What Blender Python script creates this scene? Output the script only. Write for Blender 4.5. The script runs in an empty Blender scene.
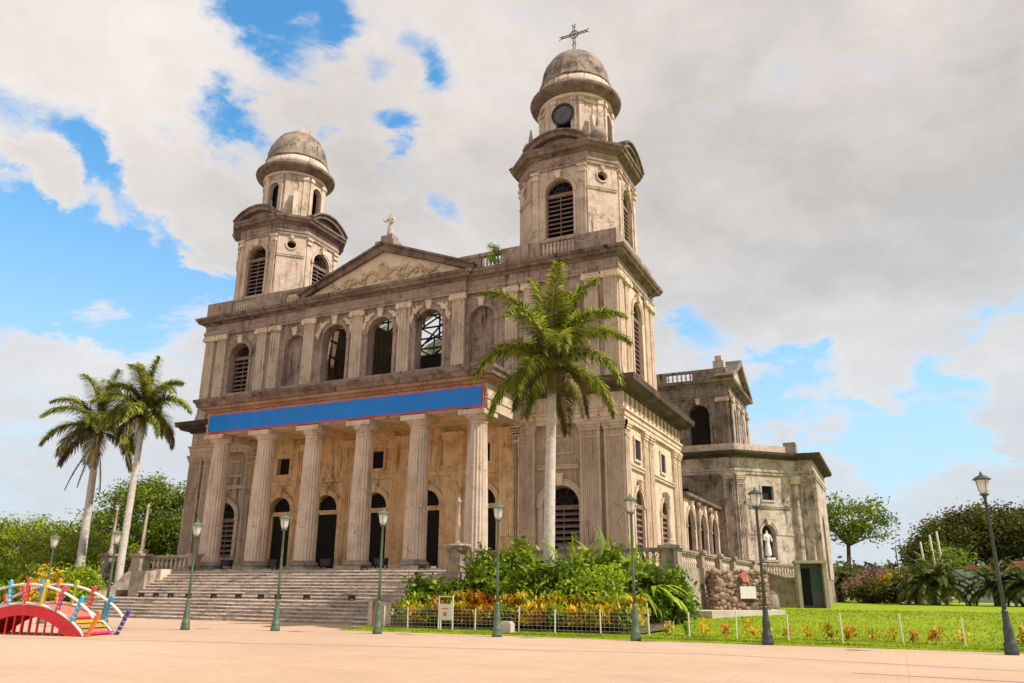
import bpy, bmesh, math, random
import numpy as np
from mathutils import Vector, Matrix
random.seed(7); rng = np.random.default_rng(11)
R = math.radians; PI = math.pi
scn = bpy.context.scene

# ------------------------------------------------------------------ camera
cam_d = bpy.data.cameras.new("camera"); cam = bpy.data.objects.new("camera", cam_d)
scn.collection.objects.link(cam); scn.camera = cam
cam_d.sensor_width = 36.0; cam_d.lens = 780.0 / 1024.0 * 36.0
cam_d.clip_end = 3000.0; cam_d.clip_start = 0.1
yaw, pitch, roll = R(25.3), R(17.5), R(0.35)
fw = Vector((-math.sin(yaw) * math.cos(pitch), math.cos(yaw) * math.cos(pitch), math.sin(pitch)))
r0 = Vector((math.cos(yaw), math.sin(yaw), 0)); u0 = r0.cross(fw)
rr = math.cos(roll) * r0 + math.sin(roll) * u0; uu = -math.sin(roll) * r0 + math.cos(roll) * u0
m3 = Matrix((rr, uu, -fw)).transposed()
cam.matrix_world = Matrix.Translation((0, 0, 1.6)) @ m3.to_4x4()
scn.render.resolution_x = 1024; scn.render.resolution_y = 683

# ------------------------------------------------------------------ sun and sky
SUN_AZ, SUN_EL = R(5.0), R(50.0)          # azimuth from +X towards +Y
sun_dir = Vector((math.cos(SUN_AZ) * math.cos(SUN_EL), math.sin(SUN_AZ) * math.cos(SUN_EL), math.sin(SUN_EL)))
sl = bpy.data.lights.new("sun", 'SUN'); sl.energy = 5.0; sl.angle = R(0.6); sl.color = (1.0, 0.905, 0.80)
sun = bpy.data.objects.new("sun", sl); scn.collection.objects.link(sun)
sun.rotation_euler = sun_dir.to_track_quat('Z', 'Y').to_euler(); sun.location = (40, 10, 60)

world = bpy.data.worlds.new("World"); scn.world = world; world.use_nodes = True
wt = world.node_tree; wn = wt.nodes; wl = wt.links; wn.clear()


def pixdir(x, y):
    v = fw + (x - 512) / 780.0 * rr - (y - 341.5) / 780.0 * uu
    return v.normalized()


def build_world():
    out = wn.new('ShaderNodeOutputWorld'); bg = wn.new('ShaderNodeBackground')
    sky = wn.new('ShaderNodeTexSky'); sky.sky_type = 'NISHITA'; sky.sun_disc = False
    sky.sun_elevation = SUN_EL; sky.sun_rotation = R(90) - SUN_AZ
    sky.air_density = 1.0; sky.dust_density = 0.6; sky.ozone_density = 1.5
    sk = wn.new('ShaderNodeMix'); sk.data_type = 'RGBA'; sk.blend_type = 'MULTIPLY'; sk.inputs[0].default_value = 1
    wl.new(sky.outputs[0], sk.inputs[6]); sk.inputs[7].default_value = SKY_TINT
    tc = wn.new('ShaderNodeTexCoord')
    nv = wn.new('ShaderNodeVectorMath'); nv.operation = 'NORMALIZE'; wl.new(tc.outputs['Generated'], nv.inputs[0])

    def noise(scale, detail, rough, vec, dist=0.0, col=False):
        n = wn.new('ShaderNodeTexNoise'); n.inputs['Scale'].default_value = scale
        n.inputs['Detail'].default_value = detail; n.inputs['Roughness'].default_value = rough
        n.inputs['Distortion'].default_value = dist
        wl.new(vec, n.inputs['Vector'])
        return n.outputs['Color'] if col else n.outputs['Fac']

    def math_(op, a, b=None, clamp=False):
        m = wn.new('ShaderNodeMath'); m.operation = op; m.use_clamp = clamp
        for i, v in enumerate((a, b)):
            if v is None: continue
            if isinstance(v, (int, float)): m.inputs[i].default_value = v
            else: wl.new(v, m.inputs[i])
        return m.outputs[0]

    # flattened coordinates so the cloud sheet recedes towards the horizon
    sep = wn.new('ShaderNodeSeparateXYZ'); wl.new(nv.outputs[0], sep.inputs[0])
    zc = math_('MAXIMUM', sep.outputs[2], 0.0); zc = math_('ADD', zc, 0.28)
    cx = math_('DIVIDE', sep.outputs[0], zc); cy = math_('DIVIDE', sep.outputs[1], zc)
    cmb = wn.new('ShaderNodeCombineXYZ'); wl.new(cx, cmb.inputs[0]); wl.new(cy, cmb.inputs[1])
    cv = cmb.outputs[0]
    # wispy distortion of the direction used to place the blue gaps
    nz = noise(3.2, 7, 0.62, cv, 0.3, col=True)
    sb = wn.new('ShaderNodeVectorMath'); sb.operation = 'SUBTRACT'; wl.new(nz, sb.inputs[0]); sb.inputs[1].default_value = (.5, .5, .5)
    sc = wn.new('ShaderNodeVectorMath'); sc.operation = 'SCALE'; wl.new(sb.outputs[0], sc.inputs[0]); sc.inputs['Scale'].default_value = 0.24
    ad = wn.new('ShaderNodeVectorMath'); ad.operation = 'ADD'; wl.new(nv.outputs[0], ad.inputs[0]); wl.new(sc.outputs[0], ad.inputs[1])
    total = None
    for (x, y, r, amp) in BLUE:
        d = wn.new('ShaderNodeVectorMath'); d.operation = 'DISTANCE'; wl.new(ad.outputs[0], d.inputs[0]); d.inputs[1].default_value = pixdir(x, y)
        mr = wn.new('ShaderNodeMapRange'); mr.interpolation_type = 'SMOOTHSTEP'
        mr.inputs[1].default_value = 0.0; mr.inputs[2].default_value = r / 780.0
        mr.inputs[3].default_value = amp; mr.inputs[4].default_value = 0.0
        wl.new(d.outputs['Value'], mr.inputs[0])
        total = mr.outputs[0] if total is None else math_('ADD', total, mr.outputs[0])
    dens = noise(2.3, 9, 0.64, cv, 0.3)
    dens = math_('SUBTRACT', math_('ADD', math_('MULTIPLY', math_('SUBTRACT', dens, 0.5), 1.7), 0.80), math_('MULTIPLY', total, 1.22))
    dens = math_('ADD', dens, math_('MULTIPLY', math_('SUBTRACT', noise(9.0, 8, 0.68, cv, 0.6), 0.5), 1.2))
    cov = wn.new('ShaderNodeMapRange'); cov.interpolation_type = 'SMOOTHSTEP'; wl.new(dens, cov.inputs[0])
    cov.inputs[1].default_value = -0.25; cov.inputs[2].default_value = 0.72
    # cloud tone
    t1 = noise(1.5, 6, 0.55, cv, 0.2); t2 = noise(7.0, 6, 0.6, cv, 0.4)
    tone = math_('ADD', math_('MULTIPLY', t1, 0.84), math_('MULTIPLY', t2, 0.16))
    thin = wn.new('ShaderNodeMapRange'); wl.new(dens, thin.inputs[0])
    thin.inputs[1].default_value = 0.15; thin.inputs[2].default_value = 0.95; thin.inputs[3].default_value = 0.09; thin.inputs[4].default_value = -0.04
    tone = math_('ADD', tone, thin.outputs[0])
    for (x, y, r, amp) in DARK:
        d = wn.new('ShaderNodeVectorMath'); d.operation = 'DISTANCE'; wl.new(ad.outputs[0], d.inputs[0]); d.inputs[1].default_value = pixdir(x, y)
        mr = wn.new('ShaderNodeMapRange'); mr.interpolation_type = 'SMOOTHSTEP'
        mr.inputs[1].default_value = 0.0; mr.inputs[2].default_value = r / 780.0; mr.inputs[3].default_value = amp; mr.inputs[4].default_value = 0.0
        wl.new(d.outputs['Value'], mr.inputs[0]); tone = math_('SUBTRACT', tone, mr.outputs[0])
    tr = wn.new('ShaderNodeValToRGB'); e = tr.color_ramp.elements
    e[0].position = 0.30; e[0].color = CLOUD_LO; e[1].position = 0.68; e[1].color = CLOUD_HI
    wl.new(tone, tr.inputs[0])
    mx = wn.new('ShaderNodeMix'); mx.data_type = 'RGBA'
    wl.new(cov.outputs[0], mx.inputs[0]); wl.new(sk.outputs[2], mx.inputs[6]); wl.new(tr.outputs[0], mx.inputs[7])
    # pale haze low on the horizon
    hz = wn.new('ShaderNodeMapRange'); hz.interpolation_type = 'SMOOTHSTEP'; wl.new(sep.outputs[2], hz.inputs[0])
    hz.inputs[1].default_value = 0.0; hz.inputs[2].default_value = 0.55; hz.inputs[3].default_value = 0.80; hz.inputs[4].default_value = 0.0
    mh = wn.new('ShaderNodeMix'); mh.data_type = 'RGBA'
    wl.new(hz.outputs[0], mh.inputs[0]); wl.new(mx.outputs[2], mh.inputs[6]); mh.inputs[7].default_value = HAZE_COL
    wl.new(mh.outputs[2], bg.inputs[0]); bg.inputs[1].default_value = SKY_STRENGTH
    wl.new(bg.outputs[0], out.inputs[0])


SKY_STRENGTH = 0.12
k = 1 / SKY_STRENGTH
SKY_TINT = (0.80, 1.72, 1.95, 1)
CLOUD_LO = (0.50 * k, 0.475 * k, 0.455 * k, 1); CLOUD_HI = (0.88 * k, 0.81 * k, 0.765 * k, 1)
HAZE_COL = (0.58 * k, 0.66 * k, 0.74 * k, 1)
# gaps of blue between the clouds: direction (as seen from the plaza), size, depth
BLUE = [(295, 8, 72, 1.1), (245, 12, 50, .7), (330, 20, 40, .7), (250, 125, 52, 1.1), (85, 152, 50, 1.0), (112, 180, 36, .9), (20, 118, 45, .35), (180, 145, 40, .4), (120, 210, 45, .7),
        (5, 225, 58, 1.0), (75, 300, 112, 1.4), (165, 300, 90, 1.2), (10, 290, 80, .9), (200, 270, 50, .7), (395, 140, 38, .7), (400, 165, 38, .6), (408, 190, 34, .6), (438, 70, 34, .8), (415, 40, 28, .4), (465, 232, 36, .7), (365, 65, 26, .4), (335, 150, 30, .6),
        (40, 185, 32, -.8), (75, 212, 28, -.8), (115, 232, 24, -.7), (205, 210, 62, -1.0), (185, 240, 30, -.6), (60, 365, 90, -1.0), (150, 360, 50, -.5), (20, 312, 16, -.8),
        (685, 345, 40, .8), (720, 352, 30, .5), (765, 372, 42, .7), (780, 410, 65, .9), (850, 425, 60, .9), (930, 405, 75, 1.0), (960, 440, 60, .7), (1010, 318, 42, .9), (985, 345, 30, .6), (880, 480, 60, .6),
        (855, 372, 62, -1.0), (880, 400, 22, -.8), (800, 452, 50, -1.0), (850, 455, 34, -.8), (1005, 385, 46, -.9), (1005, 440, 24, -.6), (665, 362, 26, -.7),
        (40, 430, 90, .45), (20, 400, 60, .3)]
DARK = [(860, 130, 300, .13), (720, 240, 200, .08), (960, 220, 160, .05), (100, 60, 200, -.05), (820, 370, 150, -.10)]
build_world()
scn.view_settings.view_transform = 'Standard'; scn.view_settings.look = 'None'
scn.view_settings.exposure = 0.18; scn.view_settings.gamma = 1.0; scn.view_settings.use_curve_mapping = False
scn.cycles.max_bounces = 6; scn.cycles.diffuse_bounces = 4; scn.cycles.transparent_max_bounces = 8
scn.cycles.use_denoising = True

# ------------------------------------------------------------------ materials
MAT = {}


def new_mat(name):
    m = bpy.data.materials.new(name); m.use_nodes = True; m.node_tree.nodes.clear(); MAT[name] = m
    return m, m.node_tree.nodes, m.node_tree.links


def n_noise(N, L, vec, scale, detail=6, rough=0.6):
    n = N.new('ShaderNodeTexNoise'); n.inputs['Scale'].default_value = scale; n.inputs['Detail'].default_value = detail
    n.inputs['Roughness'].default_value = rough; L.new(vec, n.inputs['Vector']); return n.outputs['Fac']


def n_ramp(N, L, fac, a, b, lo=(0, 0, 0, 1), hi=(1, 1, 1, 1)):
    r = N.new('ShaderNodeValToRGB'); r.color_ramp.elements[0].position = a; r.color_ramp.elements[1].position = b
    r.color_ramp.elements[0].color = lo; r.color_ramp.elements[1].color = hi; L.new(fac, r.inputs[0]); return r.outputs[0]


def n_mix(N, L, fac, a, b, mode='MIX'):
    m = N.new('ShaderNodeMix'); m.data_type = 'RGBA'; m.blend_type = mode
    for s, v in ((0, fac), (6, a), (7, b)):
        if isinstance(v, (int, float)): m.inputs[s].default_value = v
        elif isinstance(v, tuple): m.inputs[s].default_value = v if len(v) == 4 else v + (1,)
        else: L.new(v, m.inputs[s])
    return m.outputs[2]


def n_map(N, L, vec, s):
    m = N.new('ShaderNodeMapping'); m.inputs['Scale'].default_value = s; L.new(vec, m.inputs[0]); return m.outputs[0]


def stone(name, base, light, grime, streak=0.55, blotch=0.5, rough=0.9, bump=0.35, moss=0.6, off=0.0, island=False):
    """weathered plastered stone: blotches, rain streaks, fine grain, black growth on ledges"""
    m, N, L = new_mat(name)
    g = N.new('ShaderNodeNewGeometry'); P = g.outputs['Position']
    ofs = N.new('ShaderNodeVectorMath'); ofs.operation = 'ADD'; L.new(P, ofs.inputs[0]); ofs.inputs[1].default_value = (off, off * .7, off * 1.3)
    P = ofs.outputs[0]
    c = n_mix(N, L, n_ramp(N, L, n_noise(N, L, P, 0.55, 8, .65), .35, .68), base, light)
    b = n_ramp(N, L, n_noise(N, L, P, 1.3, 10, .78), .48, .66)
    fb = N.new('ShaderNodeMath'); fb.operation = 'MULTIPLY'; L.new(b, fb.inputs[0]); fb.inputs[1].default_value = blotch
    c = n_mix(N, L, fb.outputs[0], c, grime)
    s = n_ramp(N, L, n_noise(N, L, n_map(N, L, P, (2.2, 2.2, .16)), 1.6, 7, .66), .50, .72)
    s2 = n_ramp(N, L, n_noise(N, L, P, .32, 4, .6), .42, .62)
    fs = N.new('ShaderNodeMath'); fs.operation = 'MULTIPLY'; L.new(s, fs.inputs[0]); L.new(s2, fs.inputs[1])
    fs2 = N.new('ShaderNodeMath'); fs2.operation = 'MULTIPLY'; L.new(fs.outputs[0], fs2.inputs[0]); fs2.inputs[1].default_value = streak * 1.5; fs2.use_clamp = True
    c = n_mix(N, L, fs2.outputs[0], c, grime)
    # small pits and chips
    pits = n_ramp(N, L, n_noise(N, L, P, 4.5, 7, .8), .56, .68)
    fp = N.new('ShaderNodeMath'); fp.operation = 'MULTIPLY'; L.new(pits, fp.inputs[0]); fp.inputs[1].default_value = .55
    c = n_mix(N, L, fp.outputs[0], c, grime)
    # hairline cracks
    vn = N.new('ShaderNodeTexVoronoi'); vn.feature = 'DISTANCE_TO_EDGE'; vn.inputs['Scale'].default_value = .55
    wv_ = N.new('ShaderNodeVectorMath'); wv_.operation = 'ADD'; nn_ = N.new('ShaderNodeTexNoise'); nn_.inputs['Scale'].default_value = 1.8; nn_.inputs['Detail'].default_value = 5; L.new(P, nn_.inputs['Vector'])
    L.new(P, wv_.inputs[0]); L.new(nn_.outputs['Color'], wv_.inputs[1]); L.new(wv_.outputs[0], vn.inputs['Vector'])
    ck_ = n_ramp(N, L, vn.outputs['Distance'], .004, .016, (1, 1, 1, 1), (0, 0, 0, 1)); cm_ = n_ramp(N, L, n_noise(N, L, P, .45, 3, .5), .52, .58)
    fc_ = N.new('ShaderNodeMath'); fc_.operation = 'MULTIPLY'; L.new(ck_, fc_.inputs[0]); L.new(cm_, fc_.inputs[1]); fd_ = N.new('ShaderNodeMath'); fd_.operation = 'MULTIPLY'; L.new(fc_.outputs[0], fd_.inputs[0]); fd_.inputs[1].default_value = .75
    c = n_mix(N, L, fd_.outputs[0], c, grime)
    # growth on upward faces
    sx = N.new('ShaderNodeSeparateXYZ'); L.new(g.outputs['True Normal'], sx.inputs[0])
    up = n_ramp(N, L, sx.outputs[2], .35, .75)
    fm = N.new('ShaderNodeMath'); fm.operation = 'MULTIPLY'; L.new(up, fm.inputs[0]); fm.inputs[1].default_value = moss
    c = n_mix(N, L, fm.outputs[0], c, (grime[0] * .8, grime[1] * .8, grime[2] * .8))
    if island: c = n_mix(N, L, .85, c, n_ramp(N, L, g.outputs['Random Per Island'], 0, 1, (.30, .27, .25, 1), (1.15, 1.1, 1.05, 1)), 'MULTIPLY')
    fine = n_noise(N, L, P, 24, 4, .7)
    c = n_mix(N, L, .35, c, n_ramp(N, L, fine, .25, .75, (.55, .55, .55, 1), (1.25, 1.25, 1.25, 1)), 'MULTIPLY')
    bs = N.new('ShaderNodeBsdfPrincipled'); L.new(c, bs.inputs['Base Color']); bs.inputs['Roughness'].default_value = rough
    bs.inputs['Specular IOR Level'].default_value = .2
    bp = N.new('ShaderNodeBump'); bp.inputs['Strength'].default_value = bump; bp.inputs['Distance'].default_value = .05
    L.new(n_noise(N, L, P, 6, 8, .7), bp.inputs['Height']); L.new(bp.outputs[0], bs.inputs['Normal'])
    o = N.new('ShaderNodeOutputMaterial'); L.new(bs.outputs[0], o.inputs[0]); return m


def plain(name, col, rough=.6, metal=0.0, var=.25, scale=8, bump=0.0, emit=None, spec=.4):
    m, N, L = new_mat(name)
    g = N.new('ShaderNodeNewGeometry'); P = g.outputs['Position']
    f = n_noise(N, L, P, scale, 6, .65)
    c = n_mix(N, L, 1.0, tuple(col), n_ramp(N, L, f, .3, .7, (1 - var, 1 - var, 1 - var, 1), (1 + var * .6, 1 + var * .6, 1 + var * .6, 1)), 'MULTIPLY')
    bs = N.new('ShaderNodeBsdfPrincipled'); L.new(c, bs.inputs['Base Color']); bs.inputs['Roughness'].default_value = rough
    bs.inputs['Metallic'].default_value = metal; bs.inputs['Specular IOR Level'].default_value = spec
    if bump:
        bp = N.new('ShaderNodeBump'); bp.inputs['Strength'].default_value = bump; bp.inputs['Distance'].default_value = .03
        L.new(n_noise(N, L, P, scale * 2, 6, .7), bp.inputs['Height']); L.new(bp.outputs[0], bs.inputs['Normal'])
    o = N.new('ShaderNodeOutputMaterial'); L.new(bs.outputs[0], o.inputs[0]); return m


def leafmat(name, a, b, c=None, rough=.55, trans=.35, clump=.9):
    """foliage: colour varies leaf by leaf and clump by clump; some light passes through"""
    m, N, L = new_mat(name)
    g = N.new('ShaderNodeNewGeometry')
    r = n_ramp(N, L, g.outputs['Random Per Island'], .05, .95, a + (1,), b + (1,))
    cl = n_ramp(N, L, n_noise(N, L, g.outputs['Position'], clump, 3, .6), .38, .64, (.55, .6, .6, 1), (1.25, 1.2, 1.1, 1))
    col = n_mix(N, L, 1.0, r, cl, 'MULTIPLY')
    if c:
        f2 = n_ramp(N, L, n_noise(N, L, g.outputs['Position'], 2.1, 3, .6), .52, .60)
        col = n_mix(N, L, f2, col, c)
    bs = N.new('ShaderNodeBsdfPrincipled'); L.new(col, bs.inputs['Base Color']); bs.inputs['Roughness'].default_value = rough
    bs.inputs['Specular IOR Level'].default_value = .3
    t = N.new('ShaderNodeBsdfTranslucent'); L.new(col, t.inputs[0])
    mx = N.new('ShaderNodeMixShader'); mx.inputs[0].default_value = trans; L.new(bs.outputs[0], mx.inputs[1]); L.new(t.outputs[0], mx.inputs[2])
    o = N.new('ShaderNodeOutputMaterial'); L.new(mx.outputs[0], o.inputs[0]); return m


G1 = (.060, .043, .036); G2 = (.030, .024, .022)
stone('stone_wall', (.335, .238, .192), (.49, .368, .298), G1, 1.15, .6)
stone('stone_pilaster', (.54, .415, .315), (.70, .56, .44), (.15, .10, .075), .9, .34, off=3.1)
stone('stone_column', (.56, .44, .35), (.72, .59, .48), (.22, .15, .11), .8, .38, off=5.3, bump=.2)
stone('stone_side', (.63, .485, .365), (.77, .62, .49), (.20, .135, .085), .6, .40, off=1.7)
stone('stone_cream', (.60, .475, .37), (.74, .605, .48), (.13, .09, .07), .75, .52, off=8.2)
stone('stone_cap', (.66, .52, .37), (.80, .68, .52), (.28, .17, .11), .3, .35, moss=.3)
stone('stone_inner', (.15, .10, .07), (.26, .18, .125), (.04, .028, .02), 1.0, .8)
stone('stone_black', (.070, .052, .043), (.155, .12, .098), G2, .6, .8, off=1.9)
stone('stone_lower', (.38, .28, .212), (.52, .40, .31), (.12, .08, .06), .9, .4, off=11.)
stone('stone_relief', (.50, .34, .20), (.66, .50, .33), (.26, .15, .09), .3, .5, moss=.3)
stone('stone_cornice', (.18, .122, .097), (.33, .245, .20), G2, 1.0, .8, moss=.9, off=2.2)
stone('stone_soffit', (.32, .185, .115), (.46, .29, .185), (.09, .05, .037), .5, .6, moss=.8)
stone('stone_ochre', (.82, .53, .26), (.94, .74, .47), (.28, .125, .055), 1.0, .58, off=4.4)
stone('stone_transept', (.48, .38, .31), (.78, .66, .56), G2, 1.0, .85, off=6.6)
stone('stone_transept_dark_shade', (.23, .175, .14), (.42, .335, .27), G2, 1.0, .8, off=9.6)  # darker transept stone; shade of faces turned from the sun is painted in
stone('stone_dome', (.22, .165, .13), (.44, .35, .28), G2, .7, 1.0, off=7.7, moss=.2)
stone('stone_terrace', (.34, .28, .22), (.46, .39, .31), G1, .7, .7, off=2.9, moss=.25)
stone('stone_steps', (.46, .365, .295), (.63, .52, .43), (.10, .068, .052), .4, .8, moss=0.0, bump=.5, off=1.1)
stone('concrete_kiosk', (.40, .34, .27), (.50, .43, .35), (.2, .16, .12), .6, .4)
stone('slab_concrete', (.50, .44, .36), (.60, .53, .44), (.22, .18, .14), .2, .4, moss=.0)
stone('rubble', (.24, .155, .11), (.60, .46, .35), (.07, .045, .035), .2, .6, moss=0, bump=.7, island=True)
stone('step_nosing', (.42, .34, .27), (.63, .54, .44), (.13, .09, .07), .3, .9, moss=0)
stone('statue_stone', (.55, .50, .42), (.66, .60, .52), (.25, .2, .15), .4, .4, moss=.2)
stone('statue_white', (.74, .70, .64), (.8, .77, .72), (.45, .38, .3), .2, .2, moss=.1)
plain('interior', (.055, .04, .03), .95, var=.5, scale=2)
plain('dark', (.012, .010, .010), .9)  # near-black fill that paints the shade of unlit openings
plain('louvre', (.22, .15, .125), .8, var=.4, scale=4)
plain('window_wood', (.24, .145, .10), .8, var=.4, scale=4)
plain('iron', (.03, .03, .035), .6, .3)
plain('clock_face', (.10, .10, .105), .5)
plain('truss', (.06, .045, .035), .7)
plain('lamp_green', (.10, .155, .095), .45, .1, var=.35, scale=6, spec=.5)
plain('lamp_dark', (.045, .065, .055), .45, .1, var=.35, scale=6, spec=.5)
plain('banner_blue', (.004, .19, .64), .55, var=.10, scale=1.2)
plain('banner_pink', (.75, .10, .16), .6, var=.2)
plain('bark_palm', (.56, .51, .46), .85, var=.30, scale=5, bump=.4)
plain('bark', (.13, .095, .07), .95, var=.4, scale=5, bump=.6)
plain('white_paint', (.72, .68, .62), .6, var=.12, scale=9)
plain('paper', (.74, .68, .62), .6, var=.15, scale=14)
plain('red_paint', (.74, .03, .04), .45, var=.25, scale=7)
plain('deck_red', (.60, .16, .12), .6, var=.2, scale=6)
for n_, c_ in dict(post_pink=(.62, .05, .17), post_blue=(.02, .30, .62), post_orange=(.75, .22, .02), post_red=(.62, .05, .04), post_green=(.28, .48, .03),
                   post_yellow=(.80, .48, .02), post_purple=(.07, .04, .30), post_skyblue=(.05, .42, .68)).items():
    plain(n_, c_, .45, var=.3, scale=30)
plain('wire', (.55, .52, .48), .5, .3)
plain('far_wall', (.40, .48, .54), .8, var=.2, scale=.4)
plain('far_roof', (.50, .12, .09), .8, var=.3, scale=1)
plain('far_roof_blue', (.05, .10, .26), .7)
plain('teal_panel', (.02, .09, .075), .35)
leafmat('leaf_palm', (.08, .14, .010), (.55, .56, .09), trans=.35, clump=.7)
leafmat('leaf_palm_dry', (.16, .13, .04), (.30, .25, .10), trans=.25)
leafmat('frond_dead', (.26, .15, .09), (.38, .25, .16), trans=.2)
leafmat('leaf_tree', (.085, .14, .008), (.27, .34, .02), clump=.5)
leafmat('leaf_tree_light', (.14, .20, .010), (.36, .42, .03), clump=.5)
leafmat('leaf_tree_dark', (.036, .050, .008), (.20, .20, .03), clump=.25)
leafmat('leaf_bush', (.075, .15, .008), (.30, .42, .02), clump=1.3)
leafmat('leaf_bush_light', (.19, .30, .01), (.46, .56, .04), clump=1.2)
leafmat('leaf_croton', (.52, .34, .01), (.78, .62, .05), clump=1.2)
leafmat('leaf_croton_red', (.48, .13, .015), (.66, .34, .04), clump=1.5)
leafmat('leaf_bougain', (.10, .13, .02), (.50, .20, .26), clump=1.5)
leafmat('leaf_cycad', (.055, .09, .015), (.22, .26, .05), trans=.2, clump=.8)


def lampglass():
    m, N, L = new_mat('lamp_glass')
    d = N.new('ShaderNodeBsdfPrincipled'); d.inputs['Base Color'].default_value = (.92, .90, .86, 1); d.inputs['Roughness'].default_value = .25
    t = N.new('ShaderNodeBsdfTranslucent'); t.inputs[0].default_value = (.95, .93, .90, 1)
    mx = N.new('ShaderNodeMixShader'); mx.inputs[0].default_value = .6; L.new(d.outputs[0], mx.inputs[1]); L.new(t.outputs[0], mx.inputs[2])
    o = N.new('ShaderNodeOutputMaterial'); L.new(mx.outputs[0], o.inputs[0])


def roofsheet():
    m, N, L = new_mat('roof_sheet')
    g = N.new('ShaderNodeNewGeometry')
    c = n_ramp(N, L, n_noise(N, L, g.outputs['Position'], .8, 4, .6), .42, .62, (.10, .11, .07, 1), (.50, .53, .38, 1))
    d = N.new('ShaderNodeBsdfDiffuse'); L.new(c, d.inputs[0]); t = N.new('ShaderNodeBsdfTranslucent'); L.new(c, t.inputs[0])
    mx = N.new('ShaderNodeMixShader'); mx.inputs[0].default_value = .5; L.new(d.outputs[0], mx.inputs[1]); L.new(t.outputs[0], mx.inputs[2])
    o = N.new('ShaderNodeOutputMaterial'); L.new(mx.outputs[0], o.inputs[0])


def plazamat():
    m, N, L = new_mat('plaza')
    g = N.new('ShaderNodeNewGeometry'); P = g.outputs['Position']
    c = n_mix(N, L, n_ramp(N, L, n_noise(N, L, P, .12, 6, .6), .35, .65), (.48, .335, .232), (.57, .41, .295))
    st = n_ramp(N, L, n_noise(N, L, n_map(N, L, P, (.25, 1.1, 1)), .55, 7, .7), .52, .75)
    c = n_mix(N, L, n_mix(N, L, 1.0, st, (.55, .55, .55), 'MULTIPLY'), c, (.40, .245, .17))
    sl_ = N.new('ShaderNodeTexBrick'); sl_.inputs['Scale'].default_value = 1.0; sl_.inputs['Mortar Size'].default_value = .012; sl_.inputs['Brick Width'].default_value = 3.0; sl_.inputs['Row Height'].default_value = 3.0; sl_.offset = 0.0
    sl_.inputs['Color1'].default_value = (1, 1, 1, 1); sl_.inputs['Color2'].default_value = (.95, .95, .95, 1); sl_.inputs['Mortar'].default_value = (.86, .83, .81, 1); L.new(P, sl_.inputs['Vector']); c = n_mix(N, L, .8, c, sl_.outputs['Color'], 'MULTIPLY')
    bl_ = n_ramp(N, L, n_noise(N, L, P, 1.1, 8, .75), .60, .74); fb_ = N.new('ShaderNodeMath'); fb_.operation = 'MULTIPLY'; L.new(bl_, fb_.inputs[0]); fb_.inputs[1].default_value = .35; c = n_mix(N, L, fb_.outputs[0], c, (.26, .17, .12))
    c = n_mix(N, L, .5, c, n_ramp(N, L, n_noise(N, L, P, 18, 6, .75), .25, .75, (.72, .72, .72, 1), (1.18, 1.18, 1.18, 1)), 'MULTIPLY')
    br = N.new('ShaderNodeTexBrick'); br.inputs['Scale'].default_value = 1.0; br.inputs['Mortar Size'].default_value = .008
    br.inputs['Brick Width'].default_value = .40; br.inputs['Row Height'].default_value = .20
    br.inputs['Color1'].default_value = (1, 1, 1, 1); br.inputs['Color2'].default_value = (.90, .90, .91, 1); br.inputs['Mortar'].default_value = (.74, .70, .68, 1)
    L.new(P, br.inputs['Vector']); c = n_mix(N, L, .6, c, br.outputs['Color'], 'MULTIPLY')
    bs = N.new('ShaderNodeBsdfPrincipled'); L.new(c, bs.inputs['Base Color']); bs.inputs['Roughness'].default_value = .85
    bs.inputs['Specular IOR Level'].default_value = .25
    bp = N.new('ShaderNodeBump'); bp.inputs['Strength'].default_value = .3; bp.inputs['Distance'].default_value = .02
    L.new(n_noise(N, L, P, 22, 6, .7), bp.inputs['Height']); L.new(bp.outputs[0], bs.inputs['Normal'])
    o = N.new('ShaderNodeOutputMaterial'); L.new(bs.outputs[0], o.inputs[0])


def lawnmat():
    m, N, L = new_mat('lawn')
    g = N.new('ShaderNodeNewGeometry'); P = g.outputs['Position']
    c = n_mix(N, L, n_ramp(N, L, n_noise(N, L, P, .35, 6, .65), .35, .65), (.185, .285, .006), (.275, .36, .010))
    c = n_mix(N, L, n_ramp(N, L, n_noise(N, L, P, 1.4, 6, .7), .45, .72), c, (.30, .37, .02))
    dp_ = n_ramp(N, L, n_noise(N, L, P, .8, 8, .75), .60, .72); fg_ = N.new('ShaderNodeMath'); fg_.operation = 'MULTIPLY'; L.new(dp_, fg_.inputs[0]); fg_.inputs[1].default_value = .5; c = n_mix(N, L, fg_.outputs[0], c, (.34, .30, .08))
    c = n_mix(N, L, .6, c, n_ramp(N, L, n_noise(N, L, P, 16, 6, .8), .3, .7, (.55, .6, .5, 1), (1.25, 1.25, 1.1, 1)), 'MULTIPLY')
    bs = N.new('ShaderNodeBsdfPrincipled'); L.new(c, bs.inputs['Base Color']); bs.inputs['Roughness'].default_value = .9
    bs.inputs['Specular IOR Level'].default_value = .15
    bp = N.new('ShaderNodeBump'); bp.inputs['Strength'].default_value = .8; bp.inputs['Distance'].default_value = .06
    L.new(n_noise(N, L, P, 14, 6, .8), bp.inputs['Height']); L.new(bp.outputs[0], bs.inputs['Normal'])
    o = N.new('ShaderNodeOutputMaterial'); L.new(bs.outputs[0], o.inputs[0])


lampglass(); roofsheet(); plazamat(); lawnmat()
plain('joint', (.24, .15, .11), .9, var=.4, scale=5)
plain('ground_far', (.22, .21, .10), .95, var=.4, scale=.2)
plain('path_mat', (.50, .44, .36), .9, var=.2, scale=2)
plain('soil', (.12, .085, .05), .95, var=.4, scale=4)

# ------------------------------------------------------------------ geometry helpers


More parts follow.
